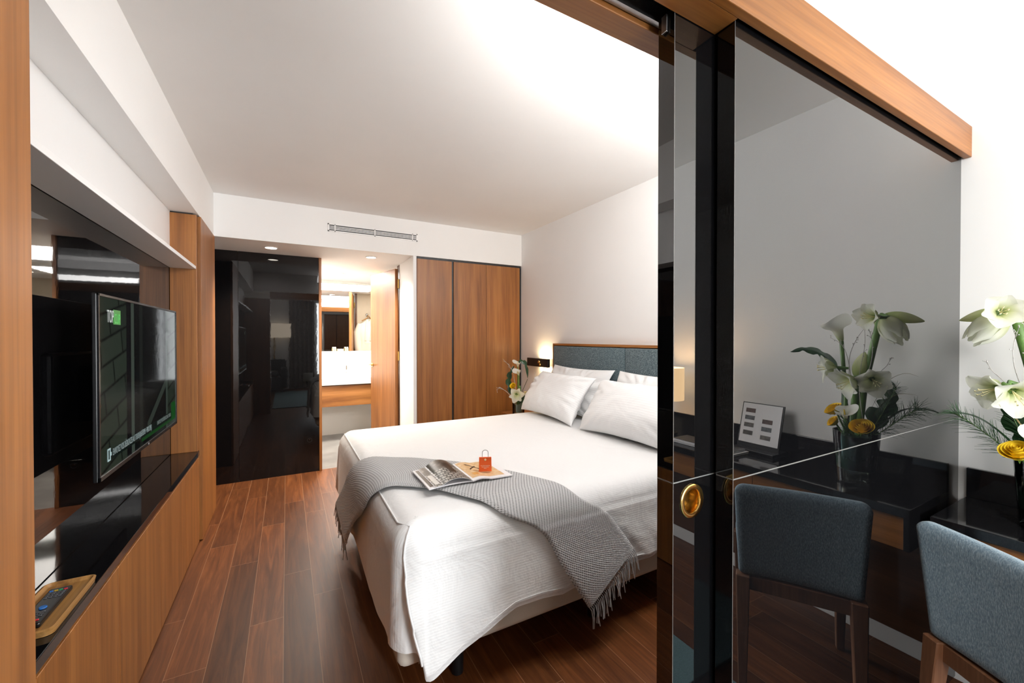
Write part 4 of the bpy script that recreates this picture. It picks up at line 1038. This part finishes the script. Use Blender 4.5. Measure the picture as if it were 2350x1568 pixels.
twig('thin pale twig beside the headboard lamp', [rb, wp(1205, 905), wp(1218, 885), wp(1226, 868), wp(1227, 850)], gB, 10, 6, .035, r=.0018)

# ------------------------------------------------------------------ desk side
d = thing('desk', 'long black topped writing desk with walnut drawers along the right wall', 'desk', (2.13, -.5, .58))
part('top', box(1.938, XR - .001, -1.7, .531, .702, .735, .0015), BLACK_STONE, d)
part('backsplash', box(2.306, XR - .001, -1.7, .531, .735, .847, .0015), BLACK_STONE, d)
part('end_panel', box(1.95, XR - .001, .510, .528, .579, .702, .001), BLACK_STONE, d)
part('carcass', box(1.972, XR - .001, -1.69, .510, .585, .702), W_DARK, d)
ys = [-1.69, -1.14, -.59, -.04, .512]
for a, b_ in zip(ys, ys[1:]): part('drawer', box(1.955, 1.972, a + .001, b_ - .001, .579, .699, .001, 1), W_Y, d)
solo('wainscot_panel', box(2.309, XR - .001, -1.7, .515, .082, .579), W_DARK, 'dark walnut panel on the wall under the desk', 'panel')
# chair
ch = thing('desk_chair', 'blue grey upholstered chair with walnut legs drawn up to the desk', 'chair', (1.609, .335, 0), math.atan2(-.52, .855))
def back(u, v, side):
    # u across (-1..1), v up
    w_ = .192 + .014 * v; x0 = .034 - .034 * v - .010 * (1 - u * u)
    th_ = .046
    return w_, x0, th_
bk = MB()
def chair_back():
    NU, NV = 34, 22
    def pt(u, v, s):
        y = math.sin((u - .5) * PI); v = .5 - .5 * math.cos(v * PI); w_ = .192 + .014 * v
        rr_ = .032
        z = .43 + .357 * v
        # rounded upper corners
        ex = max(0, abs(y) * w_ - (w_ - rr_)); 
        zt = .787 - (rr_ - math.sqrt(max(0, rr_ ** 2 - ex ** 2)))
        zb = .43 + (.02 - math.sqrt(max(0, .02 ** 2 - max(0, abs(y) * w_ - (w_ - .02)) ** 2)))
        z = zb + (zt - zb) * v
        edge = min(1, min((1 - abs(y)) / .10, (1 - v) / .10, v / .08)); edge = math.sqrt(max(0, 1 - (1 - edge) ** 2))
        x = .034 - .034 * v + .016 * (1 - y * y) + .023
        return V((x + s * .023 * (.25 + .75 * edge), y * w_, z))
    bk.grid(lambda u, v: pt(u, v, -1), NU, NV, uvf=lambda u, v: (u * .4, v * .36)); bk.grid(lambda u, v: pt(u, v, 1), NU, NV, flip=True)
    for fz in (0, 1):
        bk.grid(lambda u, s: pt(u, fz, s * 2 - 1), NU, 2); bk.grid(lambda v, s: pt(fz, v, s * 2 - 1), NV, 2)
    bmesh.ops.remove_doubles(bk.bm, verts=bk.bm.verts, dist=.0004)
chair_back()
part('backrest', bk, CHAIRFAB, ch, local=True, angle=60)
sm_ = MB().hexa([(.085, -.19, .428), (.46, -.21, .428), (.46, .21, .428), (.085, .19, .428), (.085, -.19, .485), (.46, -.21, .485), (.46, .21, .485), (.085, .19, .485)], .02, 4)
part('seat', sm_, CHAIRFAB, ch, local=True)
part('seat_rail', MB().hexa([(.045, -.18, .375), (.445, -.20, .375), (.445, .20, .375), (.045, .18, .375), (.045, -.18, .426), (.445, -.20, .426), (.445, .20, .426), (.045, .18, .426)]), W_LEG, ch, local=True)
for sgn in (-1, 1):
    for xa, xb, w_ in ((.032, -.015, .176), (.43, .44, .19)):
        y = sgn * w_; h1, h0 = .024, .014
        part('leg', MB().hexa([(xb - h0 + .02, y - h0, 0), (xb + h0 + .02, y - h0, 0), (xb + h0 + .02, y + h0, 0), (xb - h0 + .02, y + h0, 0), (xa - h1 + .02, y - h1, .43), (xa + h1 + .02, y - h1, .43), (xa + h1 + .02, y + h1, .43), (xa - h1 + .02, y + h1, .43)], .003, 1), W_LEG, ch, local=True)
# things further along the desk, seen in the black glass
mn = thing('menu_stand', 'black stand holding a white picture menu card on the desk', 'menu stand', (2.22, -.165, DZ))
def tilt(x0, x1, y0, y1, z0, z1, a, piv_, bev=0):
    m_ = MB().box(x0, x1, y0, y1, z0, z1, bev); bmesh.ops.rotate(m_.bm, cent=piv_, matrix=Matrix.Rotation(a, 3, 'Y'), verts=m_.bm.verts); return m_
pv = (2.20, 0, DZ); ta = math.radians(14)
part('base', box(2.15, 2.29, -.28, -.05, DZ, DZ + .018, .002), BLACK_P, mn)
part('back_plate', tilt(2.202, 2.210, -.275, -.055, DZ + .016, 1.00, ta, pv, .001), BLACK_P, mn)
part('card', tilt(2.1985, 2.2015, -.268, -.062, DZ + .045, .995, ta, pv), PAPER, mn)
PIC = [mat('menu_picture_%d' % k, c_, .5, nscale=60, namt=.5) for k, c_ in enumerate(((.10, .06, .05), (.12, .13, .14), (.14, .13, .12), (.09, .08, .07)))]
for k, (yy, zz) in enumerate(((-.225, .955), (-.225, .915), (-.225, .875), (-.225, .832), (-.13, .905), (-.13, .865), (-.13, .820))):
    part('menu_picture', tilt(2.1975, 2.1987, yy - .025, yy + .027, zz - .011, zz + .012, ta, pv), PIC[k % 4], mn)
for k, (x0, x1, y0, y1, z0, z1, lb, m_) in enumerate(((2.0, 2.145, -.46, -.17, DZ, DZ + .012, 'lower closed brochure stacked on the desk before the menu stand', PAPER), (2.01, 2.14, -.45, -.185, DZ + .012, DZ + .022, 'upper dark brochure stacked on the desk before the menu stand', mat('brochure_dark', (.06, .06, .065), .3, nscale=20, namt=.4)))):
    bo = thing('brochure', lb, 'brochure', ((x0 + x1) / 2, (y0 + y1) / 2, z0)); part('pages', box(x0 + .002, x1 - .002, y0 + .002, y1 - .002, z0 + .001, z1 - .001), PAPER, bo); part('cover', box(x0, x1, y0, y1, z1 - .0015, z1), m_, bo)
lm = thing('table_lamp', 'desk lamp with a warm cylindrical shade standing on the black desk', 'lamp', (2.15, -.60, DZ))
part('base', MB().lathe([(.001, 0), (.055, 0), (.055, .012), (.001, .014)], (2.15, -.60, DZ), 32), BLACK_P, lm); part('stem', MB().tube([(2.15, -.60, DZ + .01), (2.15, -.60, .98)], .008, 12), BLACK_P, lm)
part('shade', MB().lathe([(.095, 0), (.095, .205), (.093, .205), (.093, 0)], (2.15, -.60, .955), 40), mat('cream_shade', (.8, .68, .5), .8, emis=(1., .66, .34), es=4.5), lm)
light('table_lamp_bulb', 'POINT', (2.15, -.60, 1.12), 9, (1., .68, .36), shadow_soft_size=.04)
# lounge behind the camera: rug, sofa, lamp, curtains
solo('rug', box(-.25, 1.525, -2.5, .17, 0, .012, .004), RUGFAB, 'teal rug on the lounge floor reflected in the black glass', 'rug')
so = thing('sofa', 'charcoal two seat sofa under the lounge lamp seen reflected', 'sofa', (-.75, -2.7, 0))
part('base', box(-1.45, -.01, -3.10, -2.35, .10, .40, .03), SOFAFAB, so); part('backrest', box(-1.45, -.01, -3.15, -2.92, .38, .80, .05, 3), SOFAFAB, so)
for x0 in (-1.30, -.74): part('seat_cushion', box(x0, x0 + .55, -2.95, -2.33, .40, .52, .04, 3), SOFAFAB, so)
for x0 in (-1.48, -.14): part('armrest', box(x0, x0 + .16, -3.10, -2.35, .10, .60, .04, 3), SOFAFAB, so)
for x in (-1.35, -.10):
    for y in (-3.0, -2.45): part('leg', MB().tube([(x, y, 0), (x, y, .11)], .02, 12), BLACK_P, so)
fl = thing('floor_lamp', 'large lamp with a wide rectangular shade behind the sofa', 'lamp', (-.28, -3.05, 0))
part('base', box(-.43, -.13, -3.19, -3.155, .0, .02, .003), BLACK_P, fl); part('pole', MB().tube([(-.28, -3.172, .02), (-.28, -3.172, 1.5)], .012, 12), BRASS, fl)
part('shade', box(-.66, .10, -3.185, -2.97, 1.36, 1.72, .01), mat('linen_shade', (.8, .74, .64), .8, emis=(1., .82, .62), es=3., nscale=90, namt=.05), fl)
for x0, x1, lb in ((.06, .66, 'taupe curtain drawn back left of the lounge window'), (2.12, 2.32, 'taupe curtain drawn back right of the lounge window')):
    cu = MB(); cu.grid(lambda u, v, x0=x0, x1=x1: V((x0 + (x1 - x0) * u, -3.12 + .035 * math.sin(u * (x1 - x0) * 60), .02 + 2.43 * v)), 60, 2)
    cu.grid(lambda u, v, x0=x0, x1=x1: V((x0 + (x1 - x0) * u, -3.128 + .035 * math.sin(u * (x1 - x0) * 60), .02 + 2.43 * v)), 60, 2, flip=True)
    solo('curtain', cu, CURT, lb, 'curtain', angle=80)

# ------------------------------------------------------------------ light
wd = bpy.data.worlds.new('daylight'); S.world = wd; wd.use_nodes = True
bg = wd.node_tree.nodes['Background']
sky = wd.node_tree.nodes.new('ShaderNodeTexSky'); sky.sky_type = 'HOSEK_WILKIE'; sky.turbidity = 4
wd.node_tree.links.new(sky.outputs[0], bg.inputs[0]); bg.inputs[1].default_value = 1.
light('window_daylight', 'AREA', ((wx0 + wx1) / 2, -3.42, (wz0 + wz1) / 2), 190, (.96, .98, 1.), (PI / 2, 0, 0), shape='RECTANGLE', size=wx1 - wx0 - .1, size_y=wz1 - wz0 - .1)
ll = light('lounge_fill_light', 'AREA', (.55, -1.0, 2.44), 95, (1., .985, .965), shape='RECTANGLE', size=1.2, size_y=1.6)  # added fill without a fitting, stands in for bounced flash
ll.rotation_euler = V((.84, -.34, -.42)).to_track_quat('-Z', 'Y').to_euler()
light('bedroom_upward_fill_light', 'AREA', (1.47, .735, 2.24), 33, (1., .98, .96), (rad(122), 0, 0), shape='RECTANGLE', size=1.5, size_y=.10)  # unseen uplight added to brighten the ceiling near the doors
light('bedroom_overhead_fill_light', 'AREA', (1.3, 1.0, 2.46), 17, (1., .98, .96), (rad(20), 0, 0), shape='RECTANGLE', size=1.6, size_y=.5)  # added downward fill for the bedroom, no real fitting
light('bathroom_fill_light', 'AREA', (.75, 5.55, 2.15), 42, (1., .95, .88), (0, 0, 0), shape='RECTANGLE', size=1.0, size_y=.9)  # extra unseen fill that lifts the bathroom brightness

vs = S.view_settings
S.display_settings.display_device = 'sRGB'
vs.view_transform = 'Standard'; vs.look = 'None'; vs.gamma = 1; vs.use_curve_mapping = False; vs.exposure = .40
cy = S.cycles
cy.max_bounces = 9; cy.diffuse_bounces = 5; cy.glossy_bounces = 5; cy.adaptive_threshold = .035; cy.transparent_max_bounces = 12; cy.transmission_bounces = 6
cy.caustics_reflective = False; cy.caustics_refractive = False; cy.sample_clamp_indirect = 6.
